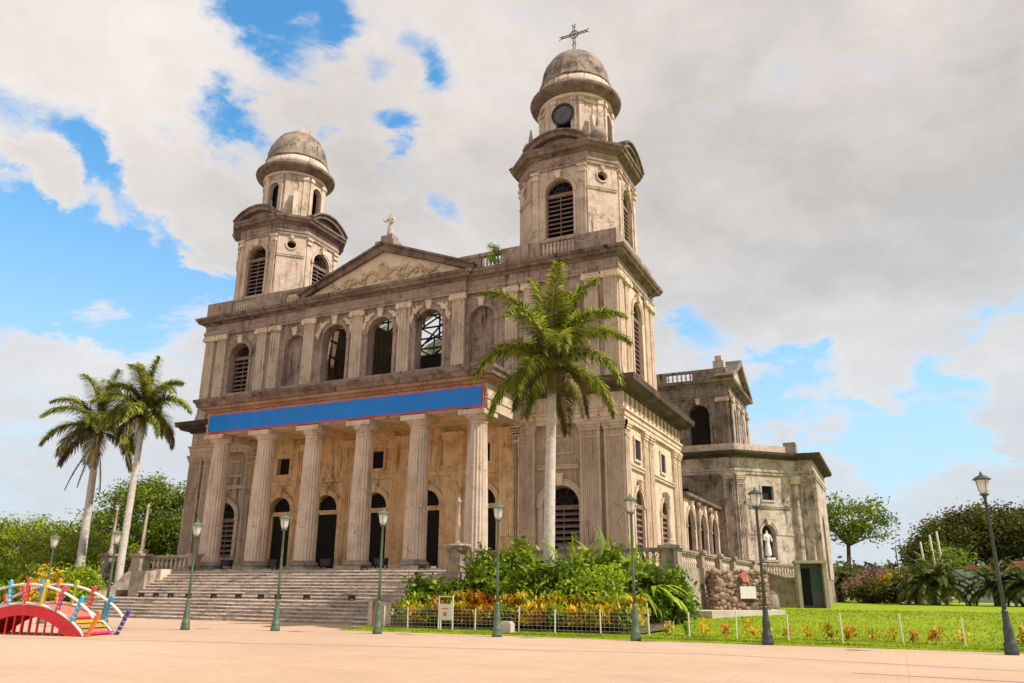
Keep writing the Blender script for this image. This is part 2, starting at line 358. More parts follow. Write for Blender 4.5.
class F:
    """a wall frame: u along the wall, d outward from it"""
    def __init__(s, ox=0, oy=0, ang=0):
        s.o = (ox, oy); a = R(ang); s.u = (math.cos(a), math.sin(a)); s.n = (math.sin(a), -math.cos(a))

    def __call__(s, u, d, z):
        return (s.o[0] + u * s.u[0] + d * s.n[0], s.o[1] + u * s.u[1] + d * s.n[1], z)


class World3(F):
    def __init__(s): pass
    def __call__(s, x, y, z): return (x, y, z)


W3 = World3()


class MB:
    def __init__(s, f=W3): s.v = []; s.f = []; s.F = f

    def add(s, vs, fs):
        n = len(s.v); s.v += [s.F(*p) for p in vs]; s.f += [tuple(n + i for i in q) for q in fs]; return s

    def box(s, a0, a1, b0, b1, c0, c1):
        vs = [(a, b, c) for c in (c0, c1) for b in (b0, b1) for a in (a0, a1)]
        return s.add(vs, [(0, 2, 3, 1), (4, 5, 7, 6), (0, 1, 5, 4), (2, 6, 7, 3), (0, 4, 6, 2), (1, 3, 7, 5)])

    def prism(s, poly, d0, d1):
        """polygon in (u,z) pushed along d"""
        n = len(poly); vs = [(u, d0, z) for u, z in poly] + [(u, d1, z) for u, z in poly]
        return s.add(vs, [tuple(range(n)), tuple(range(2 * n - 1, n - 1, -1))] + [(i, (i + 1) % n, n + (i + 1) % n, n + i) for i in range(n)])

    def vprism(s, poly, z0, z1):
        n = len(poly); vs = [(a, b, z0) for a, b in poly] + [(a, b, z1) for a, b in poly]
        return s.add(vs, [tuple(range(n - 1, -1, -1)), tuple(range(n, 2 * n))] + [(i, (i + 1) % n, n + (i + 1) % n, n + i) for i in range(n)])

    def lathe(s, cx, cy, prof, seg=24, flutes=0, fd=.0, a0=0.0):
        vs = []; fs = []
        for r, z in prof:
            for i in range(seg):
                t = a0 + 2 * PI * i / seg
                q = r * (1 - fd * (.5 + .5 * math.cos(flutes * t)) ** .6) if flutes else r
                vs.append((cx + q * math.cos(t), cy + q * math.sin(t), z))
        for j in range(len(prof) - 1):
            for i in range(seg):
                a = j * seg + i; b = j * seg + (i + 1) % seg; fs.append((a, b, b + seg, a + seg))
        fs.append(tuple(range(seg - 1, -1, -1))); k_ = (len(prof) - 1) * seg; fs.append(tuple(range(k_, k_ + seg)))
        return s.add(vs, fs)

    def sweep(s, path, prof, closed=False, inner=None):
        """profile [(out,z)] carried along a plan path with mitred corners; outward is to the right of travel"""
        n = len(path); rows = []
        for i in range(n):
            p = Vector(path[i])
            a = Vector(path[i - 1]) if (closed or i > 0) else None
            b = Vector(path[(i + 1) % n]) if (closed or i < n - 1) else None
            d1 = (p - a).normalized() if a is not None else None; d2 = (b - p).normalized() if b is not None else None
            if d1 is None: d1 = d2
            if d2 is None: d2 = d1
            n1 = Vector((d1.y, -d1.x)); n2 = Vector((d2.y, -d2.x)); m = n1 + n2
            m = m / max(.3, m.dot(n1)) if m.length > 1e-6 else n1
            rows.append([(p.x + m.x * o, p.y + m.y * o, z) for o, z in prof])
        k_ = len(prof); vs = [q for r in rows for q in r]; fs = []
        for i in range(n if closed else n - 1):
            j = (i + 1) % n
            for q in range(k_):
                q2 = (q + 1) % k_
                fs.append((i * k_ + q, j * k_ + q, j * k_ + q2, i * k_ + q2))
        if not closed:
            fs.append(tuple(range(k_ - 1, -1, -1))); fs.append(tuple((n - 1) * k_ + q for q in range(k_)))
        return s.add(vs, fs)

    def ring(s, uc, zs, ri, ro, d0, d1, seg=16, a0=0, a1=PI):
        for i in range(seg):
            t0 = a0 + (a1 - a0) * i / seg; t1 = a0 + (a1 - a0) * (i + 1) / seg
            s.prism([(uc + ri * math.cos(t0), zs + ri * math.sin(t0)), (uc + ro * math.cos(t0), zs + ro * math.sin(t0)),
                     (uc + ro * math.cos(t1), zs + ro * math.sin(t1)), (uc + ri * math.cos(t1), zs + ri * math.sin(t1))], d0, d1)
        return s

    def wall(s, u0, u1, z0, z1, d0, d1, ops=()):
        """wall slab from d0 (front) back to d1 with openings (uc, width, zbottom, zspring, arched)"""
        cur = u0
        for uc, w, zb, zs, ar in sorted(ops):
            l, r = uc - w / 2, uc + w / 2
            if l > cur: s.box(cur, l, d1, d0, z0, z1)
            if zb > z0: s.box(l, r, d1, d0, z0, zb)
            if ar:
                S = 14; rad = w / 2
                for i in range(S):
                    t0 = PI - PI * i / S; t1 = PI - PI * (i + 1) / S
                    s.prism([(uc + rad * math.cos(t0), zs + rad * math.sin(t0)), (uc + rad * math.cos(t1), zs + rad * math.sin(t1)),
                             (uc + rad * math.cos(t1), z1), (uc + rad * math.cos(t0), z1)], d0, d1)
            else: s.box(l, r, d1, d0, zs, z1)
            cur = r
        if cur < u1: s.box(cur, u1, d1, d0, z0, z1)
        return s

    def tube(s, pts, rad, seg=8):
        """round rod through 3-D points"""
        vs = []; fs = []; n = len(pts)
        if not hasattr(rad, '__len__'): rad = [rad] * n
        for i, p in enumerate(pts):
            p = Vector(p); a = Vector(pts[max(0, i - 1)]); b = Vector(pts[min(n - 1, i + 1)]); t = (b - a).normalized()
            x = t.cross(Vector((0, 0, 1)));
            if x.length < .05: x = t.cross(Vector((1, 0, 0)))
            x.normalize(); y = t.cross(x)
            for j in range(seg):
                q = 2 * PI * j / seg; w = p + (x * math.cos(q) + y * math.sin(q)) * rad[i]; vs.append(tuple(w))
        for i in range(n - 1):
            for j in range(seg):
                a = i * seg + j; b = i * seg + (j + 1) % seg; fs.append((a, b, b + seg, a + seg))
        fs.append(tuple(range(seg - 1, -1, -1))); fs.append(tuple((n - 1) * seg + j for j in range(seg)))
        return s.add(vs, fs)

    def make(s, name, mat, parent=None, smooth=False, loc=None, recalc=True):
        me = bpy.data.meshes.new(name)
        v = s.v if loc is None else [(a - loc[0], b - loc[1], c - loc[2]) for a, b, c in s.v]
        me.from_pydata(v, [], s.f); me.update()
        if recalc and len(s.f) < 20000:
            bm = bmesh.new(); bm.from_mesh(me); bmesh.ops.recalc_face_normals(bm, faces=bm.faces); bm.to_mesh(me); bm.free()
        if smooth: me.polygons.foreach_set('use_smooth', [True] * len(me.polygons))
        me.materials.append(MAT[mat]); o = bpy.data.objects.new(name, me); scn.collection.objects.link(o)
        if loc is not None: o.location = loc
        if parent is not None: par(o, parent)
        return o


def par(o, p):
    o.parent = p; wp = WORLDLOC.get(p.name, Vector((0, 0, 0))); o.location = Vector(o.location) - wp


WORLDLOC = {}


def tag(o, label, cat, group=None, kind=None):
    if label: o['label'] = label
    if cat: o['category'] = cat
    if group: o['group'] = group
    if kind: o['kind'] = kind
    return o


def empty(name, loc, label, cat, group=None):
    o = bpy.data.objects.new(name, None); o.location = loc; scn.collection.objects.link(o); o.empty_display_size = .3
    WORLDLOC[o.name] = Vector(loc); return tag(o, label, cat, group)


def sub(mb, name, mat, parent_part, smooth=False):
    """a sub-part: its parent part is itself placed relative to the thing, so undo the chain"""
    o = mb.make(name, mat, None, smooth)
    off = Vector((0, 0, 0)); p = parent_part
    while p is not None: off += Vector(p.location); p = p.parent
    o.parent = parent_part; o.location = -off
    return o


def struct(o): o['kind'] = 'structure'; return o


def clone(root, loc, label=None, group=None, rz=None):
    def cp(o, parent):
        c = o.copy(); scn.collection.objects.link(c)
        if parent is not None: c.parent = parent
        for ch in o.children: cp(ch, c)
        return c
    r = cp(root, None); r.location = loc
    if rz is not None: r.rotation_euler = (0, 0, rz)
    if label: r['label'] = label
    if group: r['group'] = group
    return r


# ------------------------------------------------------------------ ground
g = MB(); g.add([(-900, -200, 0), (900, -200, 0), (900, 1800, 0), (-900, 1800, 0)], [(0, 1, 2, 3)]); struct(g.make('ground', 'ground_far'))
g = MB(); g.add([(-70, -40, .004), (60, -40, .004), (60, 34, .004), (-70, 34, .004)], [(0, 1, 2, 3)]); struct(g.make('plaza', 'plaza'))
g = MB()


def strip(a, b, w, z):
    a = Vector(a); b = Vector(b); n = (b - a).normalized(); n = Vector((-n.y, n.x)) * w / 2
    g.add([(*(a - n), z), (*(b - n), z), (*(b + n), z), (*(a + n), z)], [(0, 1, 2, 3)])


strip((-34, 15.1), (-4.6, 21.5), .05, .008); strip((-4.6, 21.5), (12, 18.6), .05, .008)
strip((-1.0, 18.2), (9, 17.2), .07, .008)
struct(g.make('paving_joint', 'joint'))


def lawn_z(x, y):
    t = min(1, max(0, (y - 26.0) / 20.0)); t = t * t * (3 - 2 * t); return .07 + .38 * t


g = MB(); xs = [-19.6, -16, -12, -8.7, -6, -3, 0, 3, 6, 10, 15, 22, 30, 45]; ys = [25.9, 26.3, 27, 28, 30, 32, 34, 37, 40, 43, 46, 50, 56, 64, 76, 92, 108]
vs = [(x, y, lawn_z(x, y) if j else .004) for j, y in enumerate(ys) for x in xs]; nx = len(xs)
g.add(vs, [(j * nx + i, j * nx + i + 1, (j + 1) * nx + i + 1, (j + 1) * nx + i) for j in range(len(ys) - 1) for i in range(nx - 1)])
struct(g.make('lawn', 'lawn', smooth=True, recalc=False))
# grass blades standing along the lawn's edge and over it, so it does not read as paint


def grass():
    n = 42000; mb = MB()
    y = 25.9 + rng.random(n) ** 2.0 * 26; x = -19.4 + rng.random(n) * (rng.random(n) * 0 + 1) * 27
    keep = ~((x < -8.6) & (y > 30)); x = x[keep]; y = y[keep]; n = len(x)
    h = .025 + rng.random(n) * .05; a = rng.random(n) * 2 * PI; w = .018 + .012 * (y - 25) / 20
    z = np.array([lawn_z(0, yy) for yy in y]) - .01; lx = (rng.random(n) - .5) * .07; ly = (rng.random(n) - .5) * .07
    V = np.empty((n, 3, 3)); dx = np.cos(a) * w; dy = np.sin(a) * w
    V[:, 0] = np.stack([x - dx, y - dy, z], 1); V[:, 1] = np.stack([x + dx, y + dy, z], 1); V[:, 2] = np.stack([x + lx, y + ly, z + h], 1)
    mesh_np('grass', V.reshape(-1, 3), np.arange(n * 3).reshape(n, 3), 'leaf_grass', None)


def mesh_np(name, V, Fc, mat, parent=None, smooth=False):
    me = bpy.data.meshes.new(name); k_ = Fc.shape[1]
    me.vertices.add(len(V)); me.vertices.foreach_set('co', V.astype(np.float32).ravel())
    me.loops.add(Fc.size); me.loops.foreach_set('vertex_index', Fc.astype(np.int32).ravel())
    me.polygons.add(len(Fc)); me.polygons.foreach_set('loop_start', np.arange(0, Fc.size, k_, dtype=np.int32))
    me.polygons.foreach_set('loop_total', np.full(len(Fc), k_, dtype=np.int32))
    me.update(calc_edges=True); me.materials.append(MAT[mat])
    o = bpy.data.objects.new(name, me); scn.collection.objects.link(o)
    if parent is not None: par(o, parent)
    return o


leafmat('leaf_grass', (.20, .30, .006), (.33, .41, .02), trans=.4, clump=.6)
grass(); gr_ = bpy.data.objects['grass']; tag(gr_, 'short bright green grass blades covering the lawn', 'grass', kind='stuff')
g = MB(); g.add([(-9, 84, .47), (40, 78, .47), (40, 80.5, .47), (-9, 86.5, .47)], [(0, 1, 2, 3)]); struct(g.make('path', 'path_mat'))

# ------------------------------------------------------------------ terrace and stairs
def step_noses(rows, x0, x1, parent):
    """worn slabs: every tread edge overhangs a little and is rounded off, with chips"""
    rs = random.Random(int(rows[0][0] * 10)); mb = MB()
    for y, z in rows:
        x = x0
        while x < x1:
            L_ = min(x1, x + .9 + rs.random() * .9); dz = (rs.random() - .5) * .014; dy = (rs.random() - .5) * .02; ch = .035 + rs.random() * .02
            if rs.random() > .03:
                pr = [(y + .10, z + .003 + dz * .3), (y - .05 + ch + dy, z + .003 + dz * .3), (y - .05 + dy, z - ch + dz), (y - .05 + dy, z - .062 + dz), (y + .10, z - .062)]
                n = len(mb.v); vs = [(x + .006, a, b) for a, b in pr] + [(L_ - .006, a, b) for a, b in pr]; k_ = len(pr)
                mb.add(vs, [tuple(range(k_)), tuple(range(2 * k_ - 1, k_ - 1, -1))] + [(i, (i + 1) % k_, k_ + (i + 1) % k_, k_ + i) for i in range(k_)])
            x = L_
    sub(mb, 'step_slabs', 'step_nosing', parent)


terr = empty('terrace', (-28, 36, 0), 'worn stone terrace with wide flight of steps carrying the old cathedral', 'terrace')
m = MB(); m.vprism([(-47.5, 37.6), (-41.6, 37.6), (-41.6, 35.0), (-19.0, 35.0), (-8.7, 35.0), (-8.7, 57.5), (-6.9, 63), (-5.25, 68.6), (-5.25, 90), (-47.5, 90)], 0, 2.4)
m.make('podium', 'stone_terrace', terr)
m = MB(); z = .96
for i in range(6): m.box(-41.2, -20.7, 29.9 + i * .32, 33.3, i * .16 + (0 if i == 0 else .0), (i + 1) * .16) if i == 0 else m.box(-41.2 + 0, -20.7, 29.9 + i * .32, 33.3, i * .16, (i + 1) * .16)
so = m.make('lower_steps', 'stone_steps', terr); step_noses([(29.9 + i * .32, (i + 1) * .16) for i in range(6)], -41.2, -20.7, so)
m = MB()
for i in range(9): m.box(-38.8, -19.0, 32.62 + i * .272, 35.3, .96 + i * .16, .96 + (i + 1) * .16 + (.003 if i == 8 else 0))
so = m.make('upper_steps', 'stone_steps', terr); step_noses([(32.62 + i * .272, .96 + (i + 1) * .16) for i in range(9)], -38.8, -19.0, so)
m = MB(); m.box(-20.68, -19.6, 29.6, 32.6, 0, .96); m.box(-20.72, -20.5, 29.5, 32.5, 0, 1.02); m.make('end_wall', 'stone_cream', terr)
m = MB()    # curved cheek wall at the left of the upper flight
pr_ = [(0, 0), (0, 2.45), (-.5, 2.45), (-.9, 2.2), (-1.3, 1.75), (-1.8, 1.45), (-2.5, 1.3), (-3.0, 1.25), (-3.1, .9), (-3.1, 0)]
fr = F(-40.9, 35.0, 90); m.F = fr; m.prism([(p[0], p[1]) for p in pr_], -.8, 0)
m.make('cheek_wall', 'stone_terrace', terr)
m = MB(); m.box(-40.0, -38.82, 33.2, 34.99, .0, 2.4); m.make('flank_wall', 'stone_terrace', terr)
m = MB(); m.box(-19.0 + .02, -18.1, 32.7, 34.98, 0, 2.25); m.make('flank_wall', 'stone_terrace', terr)
m = MB(); m.box(-39.1, -38.5, 34.0, 34.9, 1.9, 2.5); m.make('end_block', 'stone_cream', terr)

# balustrades ----------------------------------------------------------------
bal_mesh = None


def baluster_mesh(h=.62):
    m = MB(); m.lathe(0, 0, [(.085, 0), (.085, .05), (.05, .09), (.095, .22), (.10, .30), (.055, .46), (.045, .52), (.08, .56), (.08, h)], 10)
    o = m.make('baluster', 'stone_cream', None, True); me = o.data; bpy.data.objects.remove(o); return me


BM = baluster_mesh(); BMR = BM.copy(); BMR.materials.clear(); BMR.materials.append(MAT['stone_wall'])


def run_balustrade(thing, a, b, zb, step=.34, mat='stone_terrace', bm=BM, n=None):
    a = Vector(a); b = Vector(b); L_ = (b - a).length; ang = math.degrees(math.atan2(b.y - a.y, b.x - a.x)); f = F(a.x, a.y, ang)
    m = MB(f); m.box(0, L_, -.30, 0, zb, zb + .14); m.make('plinth', mat, thing)
    m = MB(f); m.box(0, L_, -.32, .02, zb + .76, zb + .84); m.box(0, L_, -.36, .06, zb + .84, zb + .93); m.make('handrail', mat, thing)
    k_ = n or max(1, int(L_ / step)); wp = WORLDLOC.get(thing.name, Vector((0, 0, 0)))
    for i in range(k_):
        t = (i + .5) / k_ * L_; x, y, z_ = f(t, -.15, zb + .14)
        o = bpy.data.objects.new('baluster', bm); scn.collection.objects.link(o); o.parent = thing; o.location = Vector((x, y, z_)) - wp


def pedestal(thing, x, y, zb=2.4, w=.72, h=.95, obelisk=0, low=0.0, mat='stone_terrace', rot=0):
    f = F(x, y, rot); m = MB(f); q = w / 2
    m.box(-q - .07, q + .07, -q - .07, q + .07, zb - low, zb + .18); m.box(-q, q, -q, q, zb + .18, zb + h - .14)
    m.box(-q - .06, q + .06, -q - .06, q + .06, zb + h - .14, zb + h - .06); m.box(-q - .12, q + .12, -q - .12, q + .12, zb + h - .06, zb + h + .06)
    m.vprism([(-q - .08, -q - .08), (q + .08, -q - .08), (q + .08, q + .08), (-q - .08, q + .08)], zb + h + .055, zb + h + .08)
    o = m.make('pedestal', mat, thing)
    if obelisk:
        m = MB(); b_ = zb + h + .08; t = b_ + obelisk
        m.lathe(x, y, [(.24, b_), (.22, b_ + .12), (.13, b_ + .2), (.12, b_ + .3), (.10, b_ + obelisk * .5), (.07, t - .25), (.11, t - .2), (.11, t - .12), (.05, t - .06), (.04, t)], 12)
        sub(m, 'lamp_pillar', 'stone_cream', o, True)
    return o


bl = empty('terrace_balustrade', (-41.3, 35, 2.4), 'stone balustrade with tall pillar at the left end of the stairs', 'balustrade', 'stone balustrades round the terrace')
pedestal(bl, -41.35, 34.9, obelisk=3.0, w=.75)
run_balustrade(bl, (-40.9, 35.2), (-37.6, 35.2), 2.4)
pedestal(bl, -37.35, 35.3, w=.5, h=.93, mat='stone_terrace')
br = empty('terrace_balustrade', (-18.9, 34, 2.4), 'stone balustrade starting at the urn-like pedestal right of the stairs, half hidden by bushes', 'balustrade', 'stone balustrades round the terrace')
pedestal(br, -18.9, 34.0, obelisk=2.35, w=.62, low=.5)
m = MB(); m.lathe(-18.9, 34.0, [(.36, 3.30), (.50, 3.36), (.66, 3.48), (.66, 3.55), (.45, 3.6), (.2, 3.64)], 16); m.make('bowl', 'stone_transept', br, True)
run_balustrade(br, (-18.4, 35.2), (-13.8, 35.2), 2.4); pedestal(br, -13.5, 35.2); run_balustrade(br, (-13.1, 35.2), (-9.2, 35.2), 2.4, .30)
pedestal(br, -8.85, 35.35, obelisk=2.3, w=.74, low=.6)
bs_ = empty('terrace_balustrade', (-8.8, 46, 2.4), 'stone balustrade receding along the sunlit side of the terrace behind the rubble monument', 'balustrade', 'stone balustrades round the terrace')
prev = 35.8
for yy, ob in ((40.6, 0), (45.1, 0), (49.4, 0), (56.8, 2.3)):
    run_balustrade(bs_, (-8.72, prev), (-8.72, yy - .4), 2.4, .42); pedestal(bs_, -8.87, yy, obelisk=ob, w=.62, low=.6, rot=90); prev = yy + .4
bt = empty('terrace_balustrade', (-6, 62, 2.4), 'stone balustrade in front of the transept niche, beside the concrete kiosk', 'balustrade', 'stone balustrades round the terrace')
run_balustrade(bt, (-8.3, 58.5), (-5.6, 66.0), 2.4, .40); pedestal(bt, -5.4, 66.4, obelisk=1.9, w=.6)
bf = empty('terrace_balustrade', (-47.4, 38, 2.4), 'far stone pedestal and pillar behind the left palm trunk', 'balustrade', 'stone balustrades round the terrace')
pedestal(bf, -48.0, 38.0, obelisk=3.1, w=.75, zb=2.6, low=2.6); run_balustrade(bf, (-47.5, 38.1), (-41.9, 38.1), 2.4)

# ------------------------------------------------------------------ the cathedral
cath = empty('cathedral', (-28.5, 40.5, 2.4), 'large weathered old stone cathedral with two domed bell towers and a columned portico', 'cathedral')
FR = F(0, 40.6, 0); SD = F(-12.35, 0, 90)          # front wall (u = X, d towards the plaza), right side wall (u = Y, d = +X)
ZP = 2.4; XC = -28.6


def louvre_window(f, uc, w, zb, zs, d=0.0, grille=True, cornice_top=None, arched=True, name='window', rec=.35):
    """arched opening closed with a timber frame; slats below the transom, open ironwork in the lunette"""
    m = MB(f); dd = d - rec; r = w / 2
    m.box(uc - r, uc - r + .09, dd - .1, dd, zb, zs); m.box(uc + r - .09, uc + r, dd - .1, dd, zb, zs)
    m.box(uc - r, uc + r, dd - .12, dd + .03, zs - .22, zs + .02); m.box(uc - .022, uc + .022, dd - .1, dd - .03, zb, zs - .22)
    if arched: m.ring(uc, zs, r - .09, r, dd - .1, dd, 12)
    o = m.make(name, 'window_wood', cath)
    m = MB(f); n = max(4, int((zs - zb - .25) / .30))
    for i in range(n):
        z0 = zb + .05 + i * (zs - .25 - zb) / n
        m.add([(uc - r + .09, dd - .22, z0 + .16), (uc + r - .09, dd - .22, z0 + .16), (uc + r - .09, dd - .02, z0), (uc - r + .09, dd - .02, z0),
               (uc - r + .09, dd - .22, z0 + .20), (uc + r - .09, dd - .22, z0 + .20), (uc + r - .09, dd - .02, z0 + .07), (uc - r + .09, dd - .02, z0 + .07)],
              [(0, 1, 2, 3), (7, 6, 5, 4), (0, 4, 5, 1), (3, 2, 6, 7), (1, 5, 6, 2), (0, 3, 7, 4)])
    sub(m, 'louvres', 'louvre', o)
    if arched:
        m = MB(f)
        for a_ in range(1, 5):
            t = PI * a_ / 5; m.prism([(uc + .02 * math.sin(t), zs - .02 * math.cos(t)), (uc + r * .95 * math.cos(t) + .02 * math.sin(t), zs + r * .95 * math.sin(t) - .02 * math.cos(t)),
                                      (uc + r * .95 * math.cos(t) - .02 * math.sin(t), zs + r * .95 * math.sin(t) + .02 * math.cos(t)), (uc - .02 * math.sin(t), zs + .02 * math.cos(t))], dd - .07, dd - .03)
        m.ring(uc, zs, r * .45, r * .5, dd - .07, dd - .03, 10)
        sub(m, 'fanlight_grille', 'iron', o)
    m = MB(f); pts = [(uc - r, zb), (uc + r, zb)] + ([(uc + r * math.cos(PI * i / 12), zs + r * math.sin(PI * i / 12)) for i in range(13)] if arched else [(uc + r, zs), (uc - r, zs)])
    m.prism(pts, dd - .60, dd - .45); sub(m, 'shade_backing', 'dark', o)  # near-black panel painting the unlit interior behind the slats
    return o


def arch_trim(f, uc, w, zs, d, zb=None, t=.26, mat='stone_pilaster', key=True, keymat='stone_cap', imp=True):
    r = w / 2; m = MB(f); m.ring(uc, zs, r + .002, r + t, d, d + .09, 16); m.ring(uc, zs, r + t, r + t + .07, d, d + .13, 16)
    if zb is not None:
        m.box(uc - r - t, uc - r - .002, d, d + .07, zb, zs - .12); m.box(uc + r + .002, uc + r + t, d, d + .07, zb, zs - .12)
    if imp: m.box(uc - r - t - .05, uc - r - .002, d, d + .13, zs - .12, zs - .002); m.box(uc + r + .002, uc + r + t + .05, d, d + .13, zs - .12, zs - .002)
    o = m.make('arch_surround', mat, cath)
    if key:
        m = MB(f); z0 = zs + r - .02; m.prism([(uc - .13, z0), (uc + .13, z0), (uc + .20, z0 + t + .28), (uc - .20, z0 + t + .28)], d + .05, d + .26)
        m.prism([(uc - .24, z0 + t + .28), (uc + .24, z0 + t + .28), (uc + .24, z0 + t + .36), (uc - .24, z0 + t + .36)], d + .05, d + .30)
        sub(m, 'keystone', keymat, o)


def fluted(f, u0, u1, z0, z1, d0, d1, n=7, base=True, mat='stone_pilaster', cap='doric', capmat=None):
    """pilaster: fluted shaft, moulded base, capital as its sub-part"""
    w = u1 - u0; poly = [(u0, d0), (u0, d1)]; e = w * .09; fw_ = (w - 2 * e) / n
    for i in range(n):
        a = u0 + e + i * fw_; poly += [(a + fw_ * .14, d1), (a + fw_ * .30, d1 - .055), (a + fw_ * .70, d1 - .055), (a + fw_ * .86, d1)]
    poly += [(u1, d1), (u1, d0)]
    m = MB(f); m.vprism(poly, z0 + (.45 if base else 0), z1)
    if base: m.box(u0 - .06, u1 + .06, d0, d1 + .07, z0, z0 + .26); m.box(u0 - .03, u1 + .03, d0, d1 + .035, z0 + .26, z0 + .45)
    o = m.make('pilaster', mat, cath)
    m = MB(f)
    if cap == 'doric':
        m.box(u0 - .02, u1 + .02, d0, d1 + .02, z1 - .42, z1 - .34); m.box(u0 - .05, u1 + .05, d0, d1 + .05, z1, z1 + .16)
        m.box(u0 - .10, u1 + .10, d0, d1 + .10, z1 + .16, z1 + .30); m.box(u0 - .14, u1 + .14, d0, d1 + .14, z1 + .30, z1 + .46)
    else:
        m.box(u0 - .02, u1 + .02, d0, d1 + .03, z1 - .02, z1 + .06); m.box(u0 - .13, u1 + .13, d0, d1 + .15, z1 + .24, z1 + .34)
        for uu_ in (u0 - .02, u1 + .02):
            m.prism([(uu_ + .17 * math.cos(2 * PI * i / 10), z1 + .11 + .17 * math.sin(2 * PI * i / 10)) for i in range(10)], d1 - .02, d1 + .17)
        m.prism([(u0 + .05, z1 + .06), (u1 - .05, z1 + .06), (u1 - .05, z1 + .24), (u0 + .05, z1 + .24)], d0, d1 + .12)
    sub(m, 'capital', capmat or mat, o)
    return o


LX0, LX1 = -44.5, -37.55; RX0, RX1 = -19.35, -12.35
# ---- lower storey walls
m = MB(FR)
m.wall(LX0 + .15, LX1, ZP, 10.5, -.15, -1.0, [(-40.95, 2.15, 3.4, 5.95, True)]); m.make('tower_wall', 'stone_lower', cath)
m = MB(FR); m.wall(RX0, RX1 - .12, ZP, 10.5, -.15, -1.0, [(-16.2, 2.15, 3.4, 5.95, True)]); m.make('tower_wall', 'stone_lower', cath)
DOORS = [XC + 3.73 * i for i in (-2, -1, 0, 1, 2)]
m = MB(FR); m.wall(LX1 + .002, RX0 - .002, ZP, 8.1, -.15, -1.1, [(u, 1.85, ZP, 6.25, True) for u in DOORS])
m.wall(LX1 + .002, RX0 - .002, 8.1, 12.3, -.15, -1.1, [(DOORS[i], 1.05, 8.65, 9.75, False) for i in (0, 2, 4)])
m.make('portico_wall', 'stone_ochre', cath)
for u in DOORS:
    m = MB(FR); m.box(u - .925, u + .925, -.62, -.42, 5.98, 6.25); m.box(u - .925, u - .82, -.62, -.45, ZP, 5.98); m.box(u + .82, u + .925, -.62, -.45, ZP, 5.98)
    d_ = m.make('door', 'stone_ochre', cath)
    m = MB(FR); m.box(u - .82, u + .82, -.60, -.55, ZP, 5.98); sub(m, 'doorway_shade', 'dark', d_)  # black fill painting the shade of the doorway
    m = MB(FR)
    for k_ in range(-4, 5): m.box(u + k_ * .19 - .018, u + k_ * .19 + .018, -.60, -.56, 6.25, 6.25 + math.sqrt(max(.02, .86 - (k_ * .19) ** 2)))
    for k_ in range(1, 5): z_ = 6.25 + k_ * .18; h_ = math.sqrt(max(.01, .86 - (k_ * .18) ** 2)); m.box(u - h_, u + h_, -.559, -.53, z_ - .015, z_ + .015)
    sub(m, 'fanlight_grille', 'iron', d_)
    m = MB(FR); m.prism([(u - .92, 6.25)] + [(u + .92 * math.cos(PI - PI * i / 12), 6.25 + .92 * math.sin(PI * i / 12)) for i in range(1, 12)] + [(u + .92, 6.25)], -.75, -.70); sub(m, 'shade_backing', 'dark', d_)  # black sheet painted as the darkness behind the fanlight
    arch_trim(FR, u, 1.85, 6.25, -.15, mat='stone_ochre', keymat='stone_ochre')
for i, u in enumerate(DOORS):
    if i % 2 == 0:
        m = MB(FR); a, b = u - .525, u + .525
        m.box(a - .16, b + .16, -.15, -.07, 8.5, 8.65); m.box(a - .16, b + .16, -.15, -.07, 9.75, 9.9); m.box(a - .16, a, -.15, -.07, 8.65, 9.75); m.box(b, b + .16, -.15, -.07, 8.65, 9.75)
        o = m.make('square_window', 'stone_ochre', cath)
        m = MB(FR); m.box(a + .001, b - .001, -.6, -.42, 8.65, 9.75); sub(m, 'shade_backing', 'dark', o)  # black panel standing in for the shade inside the window
    else:
        m = MB(FR); a, b = u - .95, u + .95
        for (p, q, r_, s_) in ((a, b, 8.55, 8.67), (a, b, 9.95, 10.07), (a, a + .12, 8.67, 9.95), (b - .12, b, 8.67, 9.95)): m.box(p, q, -.15, -.08, r_, s_)
        m.make('wall_panel', 'stone_ochre', cath)
m = MB(FR); m.box(LX1 + .05, RX0 - .05, -.15, -.02, 7.98, 8.14); m.box(LX1 + .05, RX0 - .05, -.15, .03, 8.14, 8.22); m.make('string_course', 'stone_ochre', cath)
for i in range(6):
    u = XC + 3.73 * (i - 2.5)
    fluted(FR, u - .62, u + .62, ZP, 10.05, -.15, .12, 7, mat='stone_ochre')
# tower pilasters and trim, lower storey, front
for (x0, x1) in ((RX0 + .35, RX0 + 1.65), (-14.95, -13.78), (-13.52, -12.35)):
    fluted(FR, x0, x1, ZP, 9.95, -.15, .12, 8)
    fluted(FR, 2 * -28.43 - x1, 2 * -28.43 - x0, ZP, 9.95, -.15, .12, 8)
for uc, a, b in ((-16.2, -17.6, -15.05), (-40.75, -41.85, -39.3)):
    arch_trim(FR, uc if uc > -20 else -40.95, 2.15, 5.95, -.15, zb=3.4, t=.30)
    louvre_window(FR, uc if uc > -20 else -40.95, 2.15, 3.4, 5.95, -.15)
    m = MB(FR); m.box(a, b, -.15, -.03, 7.92, 8.08); m.box(a, b, -.15, .03, 8.08, 8.16)
    m.box(a + .35, b - .35, -.15, -.09, 8.75, 8.85); m.box(a + .35, b - .35, -.15, -.09, 9.75, 9.85); m.box(a + .35, a + .45, -.15, -.09, 8.85, 9.75); m.box(b - .45, b - .35, -.15, -.09, 8.85, 9.75)
    m.make('string_course', 'stone_pilaster', cath)
# base plinth of the building
m = MB(); m.box(LX0 - .1, LX1 - .05, 40.28, 40.47, ZP, 2.9); m.box(RX0 + .05, RX1 + .12, 40.28, 40.47, ZP, 2.9); m.box(RX1 + .001, RX1 + .16, 40.5, 66, ZP, 2.9); m.make('plinth', 'stone_pilaster', cath)

